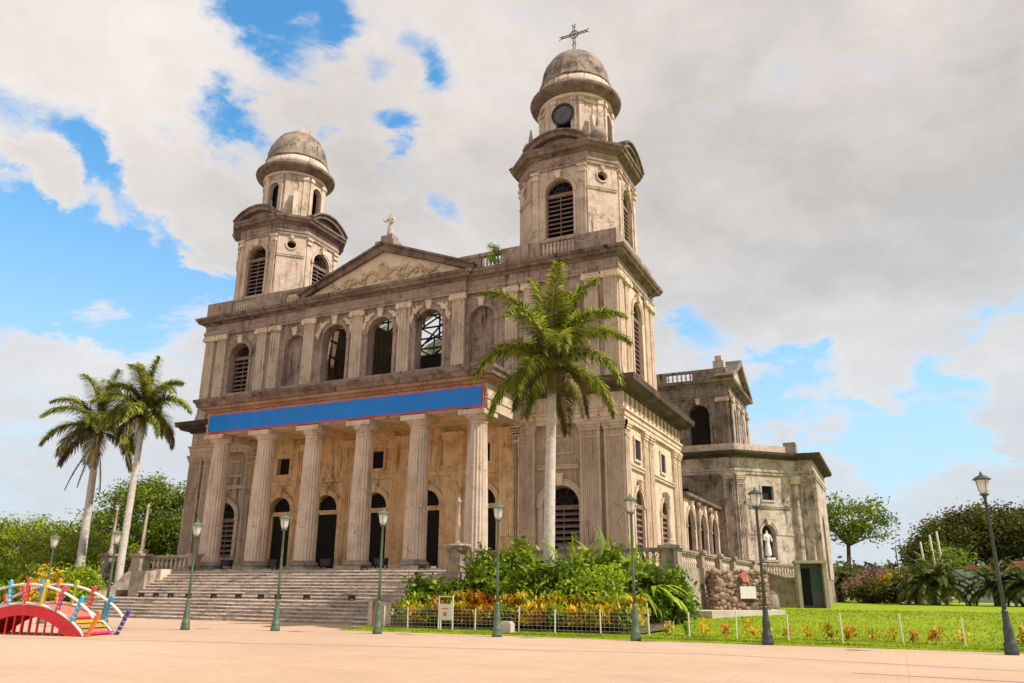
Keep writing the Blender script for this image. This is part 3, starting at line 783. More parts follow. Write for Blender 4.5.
# ---- lower storey right side
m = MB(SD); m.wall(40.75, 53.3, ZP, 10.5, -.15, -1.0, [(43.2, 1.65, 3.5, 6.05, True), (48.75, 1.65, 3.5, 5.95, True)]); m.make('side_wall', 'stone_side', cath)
for (a, b) in ((40.49, 41.55), (44.35, 45.15), (45.55, 46.4), (51.35, 52.15), (52.5, 53.3)):
    fluted(SD, a, b, ZP, 9.95, -.15, .0, 5, mat='stone_side')
for uc, w, zs, s0, s1 in ((43.2, 1.65, 6.05, 42.65, 43.75), (48.75, 1.65, 5.95, 48.3, 49.3)):
    arch_trim(SD, uc, w, zs, -.15, zb=3.5, mat='stone_side', keymat='stone_side', t=.2); louvre_window(SD, uc, w, 3.5, zs, -.15, rec=.04)
    a, b = (41.6, 44.3) if uc < 45 else (46.45, 51.3)
    m = MB(SD); m.box(a, b, -.15, -.03, 7.92, 8.08); m.box(a, b, -.15, .03, 8.08, 8.16); m.make('string_course', 'stone_side', cath)
    m = MB(SD); m.box(s0 - .14, s1 + .14, -.149, -.05, 8.42, 8.56); m.box(s0 - .14, s1 + .14, -.149, -.05, 9.70, 9.84); m.box(s0 - .14, s0, -.149, -.05, 8.56, 9.70); m.box(s1, s1 + .14, -.149, -.05, 8.56, 9.70)
    o = m.make('square_window', 'stone_side', cath)
    m = MB(SD); m.box(s0, s1, -.149, -.13, 8.56, 9.70); sub(m, 'opening_shade', 'dark', o)  # flat black patch painting the shaded window opening
m = MB(SD); m.wall(53.301, 53.9, ZP, 10.5, -.4, -6, []); m.make('aisle_return', 'stone_side', cath)
# tower cores, so nothing is seen through
m = MB(); m.box(LX0 + .3, LX1 - .1, 42.2, 53.2, ZP, 12.6); m.box(RX0 + .2, RX1 - 1.2, 42.2, 53.2, ZP, 12.6); m.box(LX1, RX0, 42.6, 44.2, ZP, 12.6); m.make('inner_wall', 'interior', cath)

# ---- entablature of the lower storey, wraps round both towers
P_R = [(RX0 + .0, 40.48), (RX1, 40.48), (RX1, 53.35), (RX1 - 4.5, 53.35)]
P_L = [(LX0 + 4, 53.35), (LX0, 53.35), (LX0, 40.48), (LX1, 40.48)]
for P_, mat in ((P_R, 'stone_pilaster'), (P_L, 'stone_pilaster')):
    P2 = P_ if P_ is P_R else P_
    m = MB(); m.sweep(P2, [(-.6, 10.42), (.02, 10.42), (.02, 10.66), (.07, 10.66), (.07, 10.92), (.16, 10.96), (.16, 11.08), (.0, 11.10), (.0, 12.0), (-.6, 12.0)]); m.make('entablature', 'stone_pilaster' if P_ is P_L else 'stone_side', cath)
    m = MB(); m.sweep(P2, [(-.6, 12.0), (.12, 12.0), (.18, 12.12), (.62, 12.2), (.70, 12.36), (.88, 12.42), (.92, 12.62), (.95, 12.74), (-.6, 12.80)]); m.make('cornice', 'stone_black', cath)
# frieze blocks (triglyphs)
y = 40.7
while y < 53: m = MB(SD); m.box(y, y + .30, .0, .05, 11.14, 11.96); m.make('frieze_block', 'stone_soffit', cath); y += .92
for a, b in ((RX0 + .3, RX1 - .3), (LX0 + .3, LX1 - .3)):
    y = a
    while y < b: m = MB(FR); m.box(y, y + .30, .12, .17, 11.14, 11.96); m.make('frieze_block', 'stone_pilaster', cath); y += 1.05

# ---- portico: six fluted columns carrying the entablature
PY = 36.8
for i in range(6):
    x = XC + 3.68 * (i - 2.5)
    m = MB(); pr_ = []
    for k_ in range(11):
        t = k_ / 10; pr_.append((.625 - .125 * t ** 1.6, 2.98 + t * (10.12 - 2.98)))
    m.lathe(x, PY, pr_, 80, 20, .075); c_ = m.make('column', 'stone_column', cath)
    m = MB(); m.lathe(x, PY, [(.50, 9.98), (.54, 10.06), (.54, 10.12), (.52, 10.14), (.62, 10.26), (.74, 10.38), (.76, 10.42)], 28); m.box(x - .80, x + .80, PY - .80, PY + .80, 10.42, 10.69)
    sub(m, 'capital', 'stone_column', c_, False)
    m = MB(); m.lathe(x, PY, [(.74, 2.66), (.80, 2.72), (.80, 2.80), (.74, 2.86), (.67, 2.92), (.63, 2.98)], 28); m.box(x - .86, x + .86, PY - .86, PY + .86, 2.40, 2.66)
    sub(m, 'base', 'stone_terrace', c_)
m = MB(); m.box(XC - 10.5, XC + 10.5, 35.7, 38.0, 2.402, 2.52); m.make('stylobate', 'stone_steps', cath)
PX0, PX1 = XC - 10.05, XC + 10.05
m = MB(); m.sweep([(PX0, 40.44), (PX0, 36.2), (PX1, 36.2), (PX1, 40.44)], [(-1.2, 10.7), (0, 10.7), (0, 11.25), (.05, 11.25), (.05, 11.4), (-.02, 11.42), (-.02, 12.12), (-1.2, 12.12)]); m.make('portico_entablature', 'stone_pilaster', cath)
m = MB(); m.sweep([(PX0, 40.44), (PX0, 36.2), (PX1, 36.2), (PX1, 40.44)], [(-1.2, 12.12), (.10, 12.12), (.14, 12.24), (.40, 12.3), (.44, 12.46), (-1.2, 12.46)]); m.make('portico_bed_moulding', 'stone_soffit', cath)
m = MB(); m.sweep([(PX0, 40.44), (PX0, 36.2), (PX1, 36.2), (PX1, 40.44)], [(-1.2, 12.46), (.55, 12.47), (.60, 12.66), (.72, 12.78), (.74, 12.95), (-1.2, 12.98)]); m.make('portico_cornice', 'stone_cornice', cath)
m = MB(); m.box(PX0 + 1.0, PX1 - 1.0, 37.2, 40.44, 10.85, 11.15); m.make('portico_ceiling', 'stone_ochre', cath)
m = MB(); m.box(PX0 + .9, PX1 - .2, 36.35, 36.75, 12.96, 13.38); m.box(PX1 - .6, PX1 - .2, 36.751, 40.4, 12.96, 13.38); m.make('portico_parapet', 'stone_wall', cath)
m = MB(); m.box(PX0 + .5, PX1 - .7, 36.76, 40.4, 12.5, 12.97); m.make('portico_roof', 'stone_terrace', cath)

# ---- upper storey
ZU = 12.75
m = MB(); m.box(LX0 + .15, LX1, 40.62, 47.9, ZU, 20.0); TLc = m
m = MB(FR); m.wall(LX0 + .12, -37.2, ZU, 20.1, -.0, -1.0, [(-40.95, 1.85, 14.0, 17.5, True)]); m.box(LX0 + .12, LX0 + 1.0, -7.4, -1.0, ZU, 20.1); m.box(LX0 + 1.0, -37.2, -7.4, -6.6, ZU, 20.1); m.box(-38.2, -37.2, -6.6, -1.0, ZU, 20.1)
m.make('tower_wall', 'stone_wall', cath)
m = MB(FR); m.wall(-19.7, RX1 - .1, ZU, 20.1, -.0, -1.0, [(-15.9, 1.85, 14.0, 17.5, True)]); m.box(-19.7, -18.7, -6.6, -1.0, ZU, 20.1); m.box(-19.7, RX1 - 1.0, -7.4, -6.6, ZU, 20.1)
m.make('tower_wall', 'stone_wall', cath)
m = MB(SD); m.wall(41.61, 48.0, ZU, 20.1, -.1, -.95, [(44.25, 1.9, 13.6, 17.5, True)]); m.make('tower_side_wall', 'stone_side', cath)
# blind arches between towers and the centre
for a, b, c_ in ((-37.198, -34.9, -35.9), (-22.3, -19.702, -21.25)):
    m = MB(FR); m.wall(a, b, ZU, 20.1, .0, -.35, [(c_, 1.8, 13.6, 17.45, True)]); m.box(a, b, -1.1, -.352, ZU, 20.1); m.make('upper_wall', 'stone_wall', cath)
CA = [XC + 3.7 * i for i in (-1, 0, 1)]
m = MB(FR); m.wall(-34.898, -22.302, ZU, 20.1, .25, -.45, [(u, 1.98, 14.2, 17.58, True) for u in CA]); m.make('upper_wall', 'stone_wall', cath)
for u in CA: arch_trim(FR, u, 1.98, 17.58, .25, zb=14.2, t=.24, mat='stone_wall')
for u in (-35.9, -21.25): arch_trim(FR, u, 1.8, 17.45, .0, zb=13.6, t=.18, mat='stone_wall')
for uc in (-40.95, -15.9):
    arch_trim(FR, uc, 1.85, 17.5, .0, zb=14.0, t=.2, mat='stone_wall'); louvre_window(FR, uc, 1.85, 14.0, 17.5, .0, rec=.4)
arch_trim(SD, 44.25, 1.9, 17.5, -.1, zb=13.6, t=.2, mat='stone_side', keymat='stone_side'); louvre_window(SD, 44.25, 1.9, 13.6, 17.5, -.1, rec=.16)
# carved spandrels beside the three open arches
for u in CA:
    for s_ in (-1, 1):
        m = MB(FR)
        for q in range(7):
            a_ = R(62 - q * 9); rr_ = 1.45 + .04 * (q % 2); cx_, cz_ = u + s_ * (rr_ * math.cos(a_) + .0), 17.58 + rr_ * math.sin(a_)
            w_ = .10 + .05 * ((q * 7) % 3); m.prism([(cx_ + w_ * math.cos(t), cz_ + w_ * math.sin(t)) for t in [2 * PI * j / 6 for j in range(6)]], .25, .25 + .07 + .03 * (q % 3))
        for q in range(4):
            cx_, cz_ = u + s_ * (1.25 + .0 * q), 18.75 - q * .30; m.prism([(cx_ + .09 * math.cos(t), cz_ + .15 * math.sin(t)) for t in [2 * PI * j / 6 for j in range(6)]], .25, .33)
        m.make('carved_relief', 'stone_cap', cath)
# ionic pilasters
def ion(f, u, w, d0, d1, mat='stone_pilaster', z0=ZU + .2): fluted(f, u - w / 2, u + w / 2, z0, 18.88, d0, d1, 3, base=True, mat=mat, cap='ionic', capmat='stone_cap')
for u in (-34.47, -30.45, -26.75, -22.75): ion(FR, u, .86, .25, .42)
for u in (-43.95, -42.75, -38.95, -37.7): ion(FR, u, .82, .0, .15)
for u in (-19.2, -17.95, -14.05, -12.86): ion(FR, u, .82, .0, .15)
for u in (41.0, 42.2, 46.4, 47.55): ion(SD, u, .78, -.1, .0, 'stone_side')
for a, b in ((-43.4, -43.25), (-13.6, -13.3), (-18.7, -18.45), (-38.42, -38.2)): m = MB(FR); m.box(a, b, 0, .05, 13.8, 17.2); m.make('wall_panel', 'stone_wall', cath)
# upper entablature and cornice
PU = [(LX0 + 5, 48.0), (LX0, 48.0), (LX0, 40.43), (-34.95, 40.43), (-34.95, 40.16), (-22.25, 40.16), (-22.25, 40.43), (RX1, 40.43), (RX1, 48.0), (RX1 - 6.9, 48.0)]
m = MB(); m.sweep(PU, [(-.9, 19.24), (.03, 19.24), (.03, 19.42), (.07, 19.42), (.07, 19.62), (.0, 19.64), (.0, 20.08), (-.9, 20.08)]); m.make('entablature', 'stone_wall', cath)
m = MB(); m.sweep(PU, [(-.9, 20.08), (.08, 20.08), (.14, 20.2), (.42, 20.26), (.48, 20.42), (.56, 20.46), (.60, 20.64), (-.9, 20.7)]); m.make('cornice', 'stone_cornice', cath)
m = MB(); m.box(LX0 + .4, -37.4, 41.3, 47.8, 20.1, 20.95); m.box(-19.6, RX1 - .4, 41.3, 47.8, 20.1, 20.95); m.make('tower_roof_deck', 'stone_cornice', cath)

# parapet round the towers with panels, and open balustrade to the pediment
for a, b, nm in ((LX0 - .0, -37.4, 0), (-19.75, RX1 + .0, 1)):
    m = MB(); cm = (a + b) / 2
    m.box(a, cm - 1.15, 40.35, 40.75, 20.68, 21.86); m.box(cm + 1.15, b, 40.35, 40.75, 20.68, 21.86)
    m.box(cm - 1.148, cm + 1.148, 40.47, 40.72, 20.68, 21.72)
    m.box(cm - 1.148, cm + 1.148, 40.36, 40.74, 21.721, 21.88); m.box(a, a + .4, 40.751, 48.0, 20.68, 21.86); m.box(b - .4, b, 40.751, 48.0, 20.68, 21.86); m.box(a + .4, b - .4, 47.6, 48.0, 20.68, 21.86)
    o = m.make('parapet', 'stone_wall', cath)
    m = MB()
    for q in range(9): m.lathe(cm - .96 + q * .24, 40.47, [(.06, 20.78), (.07, 21.0), (.1, 21.2), (.05, 21.5), (.08, 21.66)], 8)
    sub(m, 'baluster_relief', 'stone_pilaster', o)
for a, b in ((-37.38, -34.2), (-22.9, -19.77)):
    m = MB(); m.box(a, b, 40.42, 40.72, 20.7, 20.86); m.box(a, b, 40.40, 40.74, 21.62, 21.86)
    s0 = a + (b - a) * .5 if a > -30 else a + .3; s1 = b - .05 if a > -30 else a + 1.7
    if a > -30: m.box(a, s0, 40.44, 40.70, 20.86, 21.62)
    else: m.box(s1, b, 40.44, 40.70, 20.86, 21.62); m.box(a, s0, 40.44, 40.70, 20.86, 21.62)
    o = m.make('roof_balustrade', 'stone_wall', cath)
    k_ = 6
    for q in range(k_):
        m = MB(); m.lathe(s0 + (q + .5) * (s1 - s0) / k_, 40.57, [(.07, 20.86), (.05, 20.95), (.10, 21.15), (.06, 21.4), (.08, 21.62)], 8); sub(m, 'baluster', 'stone_cap', o, True)
# pediment
pd = MB(FR); pu0, pu1, pc = -34.9, -22.3, -28.6; pd.prism([(pc - 6.85, 20.66), (pc + 6.85, 20.66), (pc, 23.35)], -.6, .34); pdo = pd.make('pediment', 'stone_cap', cath)
m = MB(FR)
for s_ in (-1, 1):
    a = (pc + s_ * 6.9, 20.70); b = (pc, 23.22); c_ = (pc, 23.72); e_ = (pc + s_ * 6.95, 21.02)
    m.prism([a, b, c_, e_], -.7, .62 + .003 * s_); m.prism([(a[0], e_[1]), c_, (pc, 23.86), (pc + s_ * 7.05, 21.12)], -.8, .80 + .003 * s_)
sub(m, 'raking_cornice', 'stone_cornice', pdo)
m = MB(FR); rs = random.Random(5)
for q in range(74):
    t = rs.random(); x_ = pc + (rs.random() * 2 - 1) * 4.6; top = 20.66 + (1 - abs(x_ - pc) / 6.3) * 2.3
    z_ = 20.9 + rs.random() * max(.1, top - 21.35); w_ = .05 + rs.random() * .10; ro = rs.random() * PI
    m.prism([(x_ + w_ * math.cos(ro + 2 * PI * j / 7) * 1.3, z_ + w_ * math.sin(ro + 2 * PI * j / 7)) for j in range(7)], .34, .38 + rs.random() * .12)
m.prism([(pc + .42 * math.cos(2 * PI * j / 16), 21.75 + .5 * math.sin(2 * PI * j / 16)) for j in range(16)], .34, .46)
for s_ in (-1, 1):
    for q in range(16):
        t = q / 15; x_ = pc + s_ * (.6 + 3.6 * t); z_ = 21.35 + .22 * math.sin(t * 13) + (1 - t) * .35
        m.prism([(x_ + .15 * math.cos(2 * PI * j / 6), z_ + .12 * math.sin(2 * PI * j / 6)) for j in range(6)], .34, .45)
sub(m, 'carved_relief', 'stone_relief', pdo)
m = MB(); m.box(pc - .75, pc + .75, 40.1, 41.1, 23.6, 24.05); m.box(pc - .35, pc + .55, 40.2, 41.0, 24.05, 24.45); m.make('statue_pedestal', 'stone_wall', cath)

# nave interior seen through the three open arches
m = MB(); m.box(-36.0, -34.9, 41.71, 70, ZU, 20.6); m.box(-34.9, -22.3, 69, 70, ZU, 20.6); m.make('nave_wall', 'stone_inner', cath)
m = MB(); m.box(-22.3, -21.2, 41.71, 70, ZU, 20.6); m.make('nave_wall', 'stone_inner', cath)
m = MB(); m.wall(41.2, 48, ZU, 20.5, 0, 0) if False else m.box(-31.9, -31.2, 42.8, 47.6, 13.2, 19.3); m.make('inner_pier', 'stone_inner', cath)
m = MB(); m.box(-31.1, -22.31, 46.0, 46.5, 13.21, 17.5); m.make('dark_cross_wall', 'interior', cath)  # dark wall added to darken the lower part of the open arch
m = MB(); m.box(-34.9, -22.3, 41.9, 69, ZU, 13.2); m.make('nave_floor', 'interior', cath)
m = MB()
for y in (43.4, 45.6, 47.8, 50, 52.2, 54.4, 57, 60, 63, 66):
    for a, b in (((-34.9, 19.4), (-22.3, 19.4)), ((-34.9, 19.5), (-28.6, 22.6)), ((-28.6, 22.6), (-22.3, 19.5)), ((-31.7, 19.4), (-31.7, 21.0)), ((-28.6, 19.4), (-28.6, 22.6)), ((-25.4, 19.4), (-25.4, 21.0)), ((-31.7, 19.4), (-28.6, 22.3)), ((-25.4, 19.4), (-28.6, 22.3))):
        m.tube([(a[0], y, a[1]), (b[0], y, b[1])], .075, 5)
for x, z_ in ((-33.4, 20.35), (-31.7, 21.2), (-30.2, 21.9), (-27, 21.9), (-25.4, 21.2), (-23.8, 20.35)): m.tube([(x, 42, z_), (x, 69, z_)], .07, 5)
m.make('roof_truss', 'truss', cath)
m = MB()
for k_, y in enumerate(range(44, 69, 3)):
    for s_ in (-1, 1):
        if s_ < 0 and k_ in (2,): continue
        m.add([(-28.6 + s_ * 6.4, y, 19.75), (-28.6 + s_ * 6.4, y + 2.9, 19.75), (-28.6, y + 2.9, 22.82), (-28.6, y, 22.82)], [(0, 1, 2, 3)])
m.make('roof_sheets', 'roof_sheet', cath)

# ---- belfries
def belfry(cx, cy, right):
    hs, hf = 3.35, 1.9; z0 = 20.9
    o8 = [(-hf, -hs), (hf, -hs), (hs, -hf), (hs, hf), (hf, hs), (-hf, hs), (-hs, hf), (-hs, -hf)]
    path = [(cx + a, cy + b) for a, b in o8]
    root = None
    faces = [(path[i], path[(i + 1) % 8]) for i in range(8)]
    wallm = MB(); creamm = MB()
    for i, (a, b) in enumerate(faces):
        L_ = math.hypot(b[0] - a[0], b[1] - a[1]); f = F(a[0], a[1], math.degrees(math.atan2(b[1] - a[1], b[0] - a[0])))
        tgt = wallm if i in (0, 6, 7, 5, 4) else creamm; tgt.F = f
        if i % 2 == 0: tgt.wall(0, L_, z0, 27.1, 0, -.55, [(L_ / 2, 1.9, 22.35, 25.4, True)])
        else:
            tgt.box(0, L_, -.5, 0, z0, 25.95); tgt.box(0, L_, -.5, 0, 26.65, 27.1); c0 = L_ / 2
            # round opening between the two bands
            S = 16; rad = .33; zc_ = 26.3
            for q in range(S):
                t0 = 2 * PI * q / S; t1 = 2 * PI * (q + 1) / S
                def edge(t):
                    c, s_ = math.cos(t), math.sin(t); k_ = min((L_ / 2) / max(1e-6, abs(c)), .35 / max(1e-6, abs(s_))); return (c0 + c * k_, zc_ + s_ * k_)
                e0, e1 = edge(t0), edge(t1); p0 = (c0 + rad * math.cos(t0), zc_ + rad * math.sin(t0)); p1 = (c0 + rad * math.cos(t1), zc_ + rad * math.sin(t1))
                pol = [p0, e0, e1, p1]
                if abs(e0[0] - e1[0]) > 1e-6 and abs(e0[1] - e1[1]) > 1e-6:
                    cn = (e0[0] if abs(abs(e0[0] - c0) - L_ / 2) < 1e-6 else e1[0], e0[1] if abs(abs(e0[1] - zc_) - .35) < 1e-6 else e1[1]); pol = [p0, e0, cn, e1, p1]
                tgt.prism(pol, 0, -.3)
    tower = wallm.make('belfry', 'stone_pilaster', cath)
    if creamm.v: sub(creamm, 'sunlit_cream_wall', 'stone_cream', tower)  # cream paint on sun-side faces only; their sunlight is put into the colour
    m = MB(); m.vprism([(cx + a * .80, cy + b * .80) for a, b in o8], z0, 27.0); sub(m, 'inner_core', 'interior', tower)
    for i, (a, b) in enumerate(faces):
        L_ = math.hypot(b[0] - a[0], b[1] - a[1]); f = F(a[0], a[1], math.degrees(math.atan2(b[1] - a[1], b[0] - a[0])))
        lit = i in (1, 2, 3); mt = 'stone_cream' if lit else 'stone_pilaster'  # paler trim on lit faces, light painted into the colour
        if i % 2 == 0:
            if i in (0, 2, 6):
                arch_trim(f, L_ / 2, 1.9, 25.4, 0, zb=22.35, t=.16, mat=mt, keymat='stone_cap'); louvre_window(f, L_ / 2, 1.9, 22.35, 25.4, 0, rec=.2)
            for u in (.12, L_ - .50):
                m = MB(f); m.box(u, u + .38, 0, .10, z0, 26.5); sub(m, 'corner_strip', mt, tower)
                m = MB(f); m.box(u - .06, u + .44, 0, .20, 26.5, 26.64); m.box(u - .0, u + .38, 0, .14, 26.64, 26.88); m.box(u - .10, u + .48, 0, .24, 26.88, 27.02); sub(m, 'capital', 'stone_cap', tower)
            # segmental pediment
            m = MB(f); ch = L_ + .5; rise = .95; rad = (ch * ch / 4 + rise * rise) / (2 * rise); zc_ = 28.5 + rise - rad; half = math.asin(ch / 2 / rad)
            m.ring(L_ / 2, zc_, rad - .30, rad, -.75, .60, 14, PI / 2 - half, PI / 2 + half); m.ring(L_ / 2, zc_, rad, rad + .12, -.8, .74, 14, PI / 2 - half, PI / 2 + half)
            sub(m, 'segmental_pediment', 'stone_cornice', tower)
            m = MB(f); pts = [(L_ / 2 + (rad - .3) * math.cos(PI / 2 + half * (1 - 2 * q / 12)), zc_ + (rad - .3) * math.sin(PI / 2 + half * (1 - 2 * q / 12))) for q in range(13)]
            m.prism([(-.2, 28.3)] + pts + [(L_ + .2, 28.3)], -.7, .16); sub(m, 'tympanum', 'stone_wall', tower)
        else:
            m = MB(f); m.box(.02, L_ - .02, 0, .07, 25.32, 25.44); m.box(.02, L_ - .02, 0, .10, 25.44, 25.50)
            m.ring(L_ / 2, 26.3, .335, .45, 0, .07, 14, 0, 2 * PI); m.prism([(L_ / 2 - .1, 26.76), (L_ / 2 + .1, 26.76), (L_ / 2 + .14, 27.0), (L_ / 2 - .14, 27.0)], 0, .14)
            sub(m, 'oculus_ring', mt, tower)
    m = MB(); m.sweep(path, [(-.5, 27.05), (.10, 27.05), (.10, 27.28), (.15, 27.3), (.15, 27.48), (.08, 27.5), (.08, 27.92), (-.5, 27.92)], True); sub(m, 'entablature', 'stone_wall', tower)
    m = MB(); m.sweep(path, [(-1.2, 27.92), (.16, 27.92), (.22, 28.04), (.50, 28.10), (.56, 28.28), (.64, 28.34), (.66, 28.50), (-1.2, 28.58)], True); sub(m, 'cornice', 'stone_cornice', tower)
    m = MB(); m.vprism([(cx + a * .9, cy + b * .9) for a, b in o8], 28.0, 28.62); sub(m, 'roof_deck', 'stone_cornice', tower)
    # drum with arched bays
    rd = 2.36; drum = MB(); S = 8
    for i in range(S):
        a_ = R(-90 + 45 * i); w_ = 2 * rd * math.tan(PI / 8) * .97; f = F(cx + rd * math.sin(0), cy, 0)
        nrm = (math.cos(a_), math.sin(a_)); ang = math.degrees(a_) + 90
        tx, ty = -nrm[1], nrm[0]; ff = F(cx + nrm[0] * rd * .975 - tx * w_ / 2, cy + nrm[1] * rd * .975 - ty * w_ / 2, ang); drum.F = ff
        if i % 2 == 0: drum.wall(0, w_, 28.6, 33.0, 0, -.40, [(w_ / 2, 1.02, 29.9, 31.8, True)])
        else:
            drum.box(0, w_, -.40, 0, 28.6, 33.0)
            drum.box(w_ * .2, w_ * .42, 0, .07, 29.3, 32.4); drum.box(w_ * .58, w_ * .8, 0, .07, 29.3, 32.4); drum.box(w_ * .1, w_ * .9, 0, .1, 32.5, 32.7)
        for u in (.08, w_ - .42):
            drum.box(u, u + .34, 0, .13, 28.6, 32.55); drum.box(u - .05, u + .39, 0, .2, 32.55, 32.85)
    drum.F = W3; dr = drum.make('drum', 'stone_cream', cath)
    m = MB(); m.lathe(cx, cy, [(1.68, 28.6), (1.68, 33.0)], 16); sub(m, 'inner_core', 'interior', dr)
    for i in (0, 2, 6):
        a_ = R(-90 + 45 * i); nrm = (math.cos(a_), math.sin(a_)); tx, ty = -nrm[1], nrm[0]; w_ = 2 * rd * math.tan(PI / 8) * .97
        ff = F(cx + nrm[0] * rd * .975 - tx * w_ / 2, cy + nrm[1] * rd * .975 - ty * w_ / 2, math.degrees(a_) + 90); uc = w_ / 2
        m = MB(ff); m.ring(uc, 31.8, .515, .66, 0, .1, 12); m.box(uc - .66, uc - .515, 0, .08, 29.9, 31.8); m.box(uc + .515, uc + .66, 0, .08, 29.9, 31.8); sub(m, 'arch_surround', 'stone_cap', dr)
        if right and i == 0:
            m = MB(ff); m.prism([(uc + .76 * math.cos(2 * PI * j / 28), 31.62 + .76 * math.sin(2 * PI * j / 28)) for j in range(28)], .08, .20)
            ck = m.make('clock', 'clock_face', cath)
            m = MB(ff); m.ring(uc, 31.62, .68, .80, .20, .27, 28, 0, 2 * PI)
            for q in range(12):
                t = 2 * PI * q / 12; m.prism([(uc + r_ * math.cos(t) + s_ * .02 * math.sin(t), 31.62 + r_ * math.sin(t) - s_ * .02 * math.cos(t)) for r_, s_ in ((.56, -1), (.70, -1), (.70, 1), (.56, 1))], .20, .22)
            sub(m, 'clock_rim', 'iron', ck)
            m = MB(ff)
            for t, l_ in ((R(60), .55), (R(230), .4)): m.prism([(uc + .03 * math.sin(t), 31.62 - .03 * math.cos(t)), (uc + l_ * math.cos(t), 31.62 + l_ * math.sin(t)), (uc - .03 * math.sin(t), 31.62 + .03 * math.cos(t))], .22, .25)
            sub(m, 'clock_hands', 'louvre', ck)
    m = MB(); m.lathe(cx, cy, [(2.48, 32.95), (2.54, 33.0), (2.54, 33.2), (2.48, 33.25)], 48); sub(m, 'frieze_ring', 'stone_cap', dr, False)
    m = MB(); m.lathe(cx, cy, [(2.45, 33.15), (2.62, 33.17), (2.75, 33.3), (3.05, 33.44), (3.12, 33.52), (3.18, 33.68), (3.14, 33.78), (2.5, 33.97), (2.4, 34.0)], 56); dm = m.make('dome_cornice', 'stone_cornice', cath, True)
    m = MB(); pr_ = [(2.50, 33.9), (2.50, 34.75), (2.55, 34.77), (2.55, 34.9), (2.43, 34.95)]
    for q in range(1, 12): t = q / 12 * PI / 2; pr_.append((2.43 * math.cos(t) ** .92, 34.95 + 3.0 * math.sin(t)))
    pr_.append((.25, 37.93)); m.lathe(cx, cy, pr_, 48)
    rd_ = random.Random(17 if right else 4); am = .035 if right else .075
    m.v = [(cx + (a - cx) * (1 + (rd_.random() - .5) * am * (1 if c > 35.2 else .1)), cy + (b - cy) * (1 + (rd_.random() - .5) * am * (1 if c > 35.2 else .1)), c + (rd_.random() - .5) * am * (1.6 if c > 35.2 else 0)) for a, b, c in m.v]
    dome = m.make('dome', 'stone_dome', cath, True)
    m = MB(); m.lathe(cx, cy, [(2.515, 33.92), (2.52, 34.70)], 48); sub(m, 'plastered_band', 'stone_cream', dome, True)
    # pinnacles at the chamfers
    for i in (1, 5, 7, 3):
        a_ = path[i]; b_ = path[(i + 1) % 8]; px, py = (a_[0] + b_[0]) / 2, (a_[1] + b_[1]) / 2; vx, vy = px - cx, py - cy; l_ = math.hypot(vx, vy); px = cx + vx / l_ * (l_ - .35); py = cy + vy / l_ * (l_ - .35)
        if not right: continue
        m = MB(); m.lathe(px, py, [(.42, 28.5), (.45, 28.7), (.36, 28.8), (.36, 29.0), (.52, 29.15), (.58, 29.5), (.45, 29.85), (.2, 30.05), (.14, 30.15), (.16, 30.3), (.05, 31.1)], 14)
        m.make('pinnacle', 'stone_wall', cath, True)
    # buttress scrolls on the drum, chamfer side
    for i in (1,):
        a_ = R(-45); m = MB(F(cx + 2.6 * math.cos(a_), cy + 2.6 * math.sin(a_), -45 + 0))
        m.prism([(0, 28.6), (.95, 28.6), (.85, 29.4), (.5, 30.2), (.3, 31.2), (0, 31.5)], -.18, .18); m.make('scroll', 'stone_cream', cath)
    if right:
        m = MB(); z_ = 37.9
        m.lathe(cx, cy, [(.34, z_), (.30, z_ + .2), (.16, z_ + .35), (.18, z_ + .5), (.08, z_ + .62)], 12); cr = m.make('cross', 'stone_cap', cath, True)
        m = MB(); zz = z_ + .55; crz = zz + 1.35
        for s_ in (-1, 1):
            m.box(cx + s_ * .07 - .025, cx + s_ * .07 + .025, cy - .03, cy + .03, zz, zz + 2.2); m.box(cx - 1.0, cx + 1.0, cy - .03, cy + .03, crz + s_ * .07 - .025, crz + s_ * .07 + .025)
            for q in range(2): m.tube([(cx + s_ * 1.15, cy, crz + (.17 if q else -.17)), (cx + s_ * .9, cy, crz)], .03, 5); m.tube([(cx + s_ * .15, cy, crz + (.9 if q else -.9)), (cx, cy, crz + (.65 if q else -.65))], .03, 5)
        for q in range(9): x_ = cx - .9 + q * .225; m.tube([(x_, cy, crz - .07), (x_ + .11, cy, crz + .07)], .02, 4)
        m.ring(0, 0, 0, 0, 0, 0, 1) if False else None
        m2 = MB(F(cx, cy, 0)); m2.ring(0, crz, .28, .34, -.03, .03, 16, 0, 2 * PI); m.v += m2.v; m.f += [tuple(i_ + len(m.v) - len(m2.v) for i_ in f_) for f_ in m2.f]
        sub(m, 'cross_bars', 'louvre', cr)
    else:
        m = MB(); rs_ = random.Random(3)
        m.lathe(cx, cy, [(.5, 37.7), (.42, 38.0), (.3, 38.15)], 9); m.tube([(cx + .1, cy, 38.0), (cx + .25, cy, 38.55)], [.28, .12], 6); m.tube([(cx + .9, cy, 37.4), (cx + 1.15, cy, 38.0)], [.2, .1], 6)
        m.make('broken_finial', 'stone_cap', cath)


belfry(-16.22, 44.5, True); belfry(-40.95, 44.5, False)

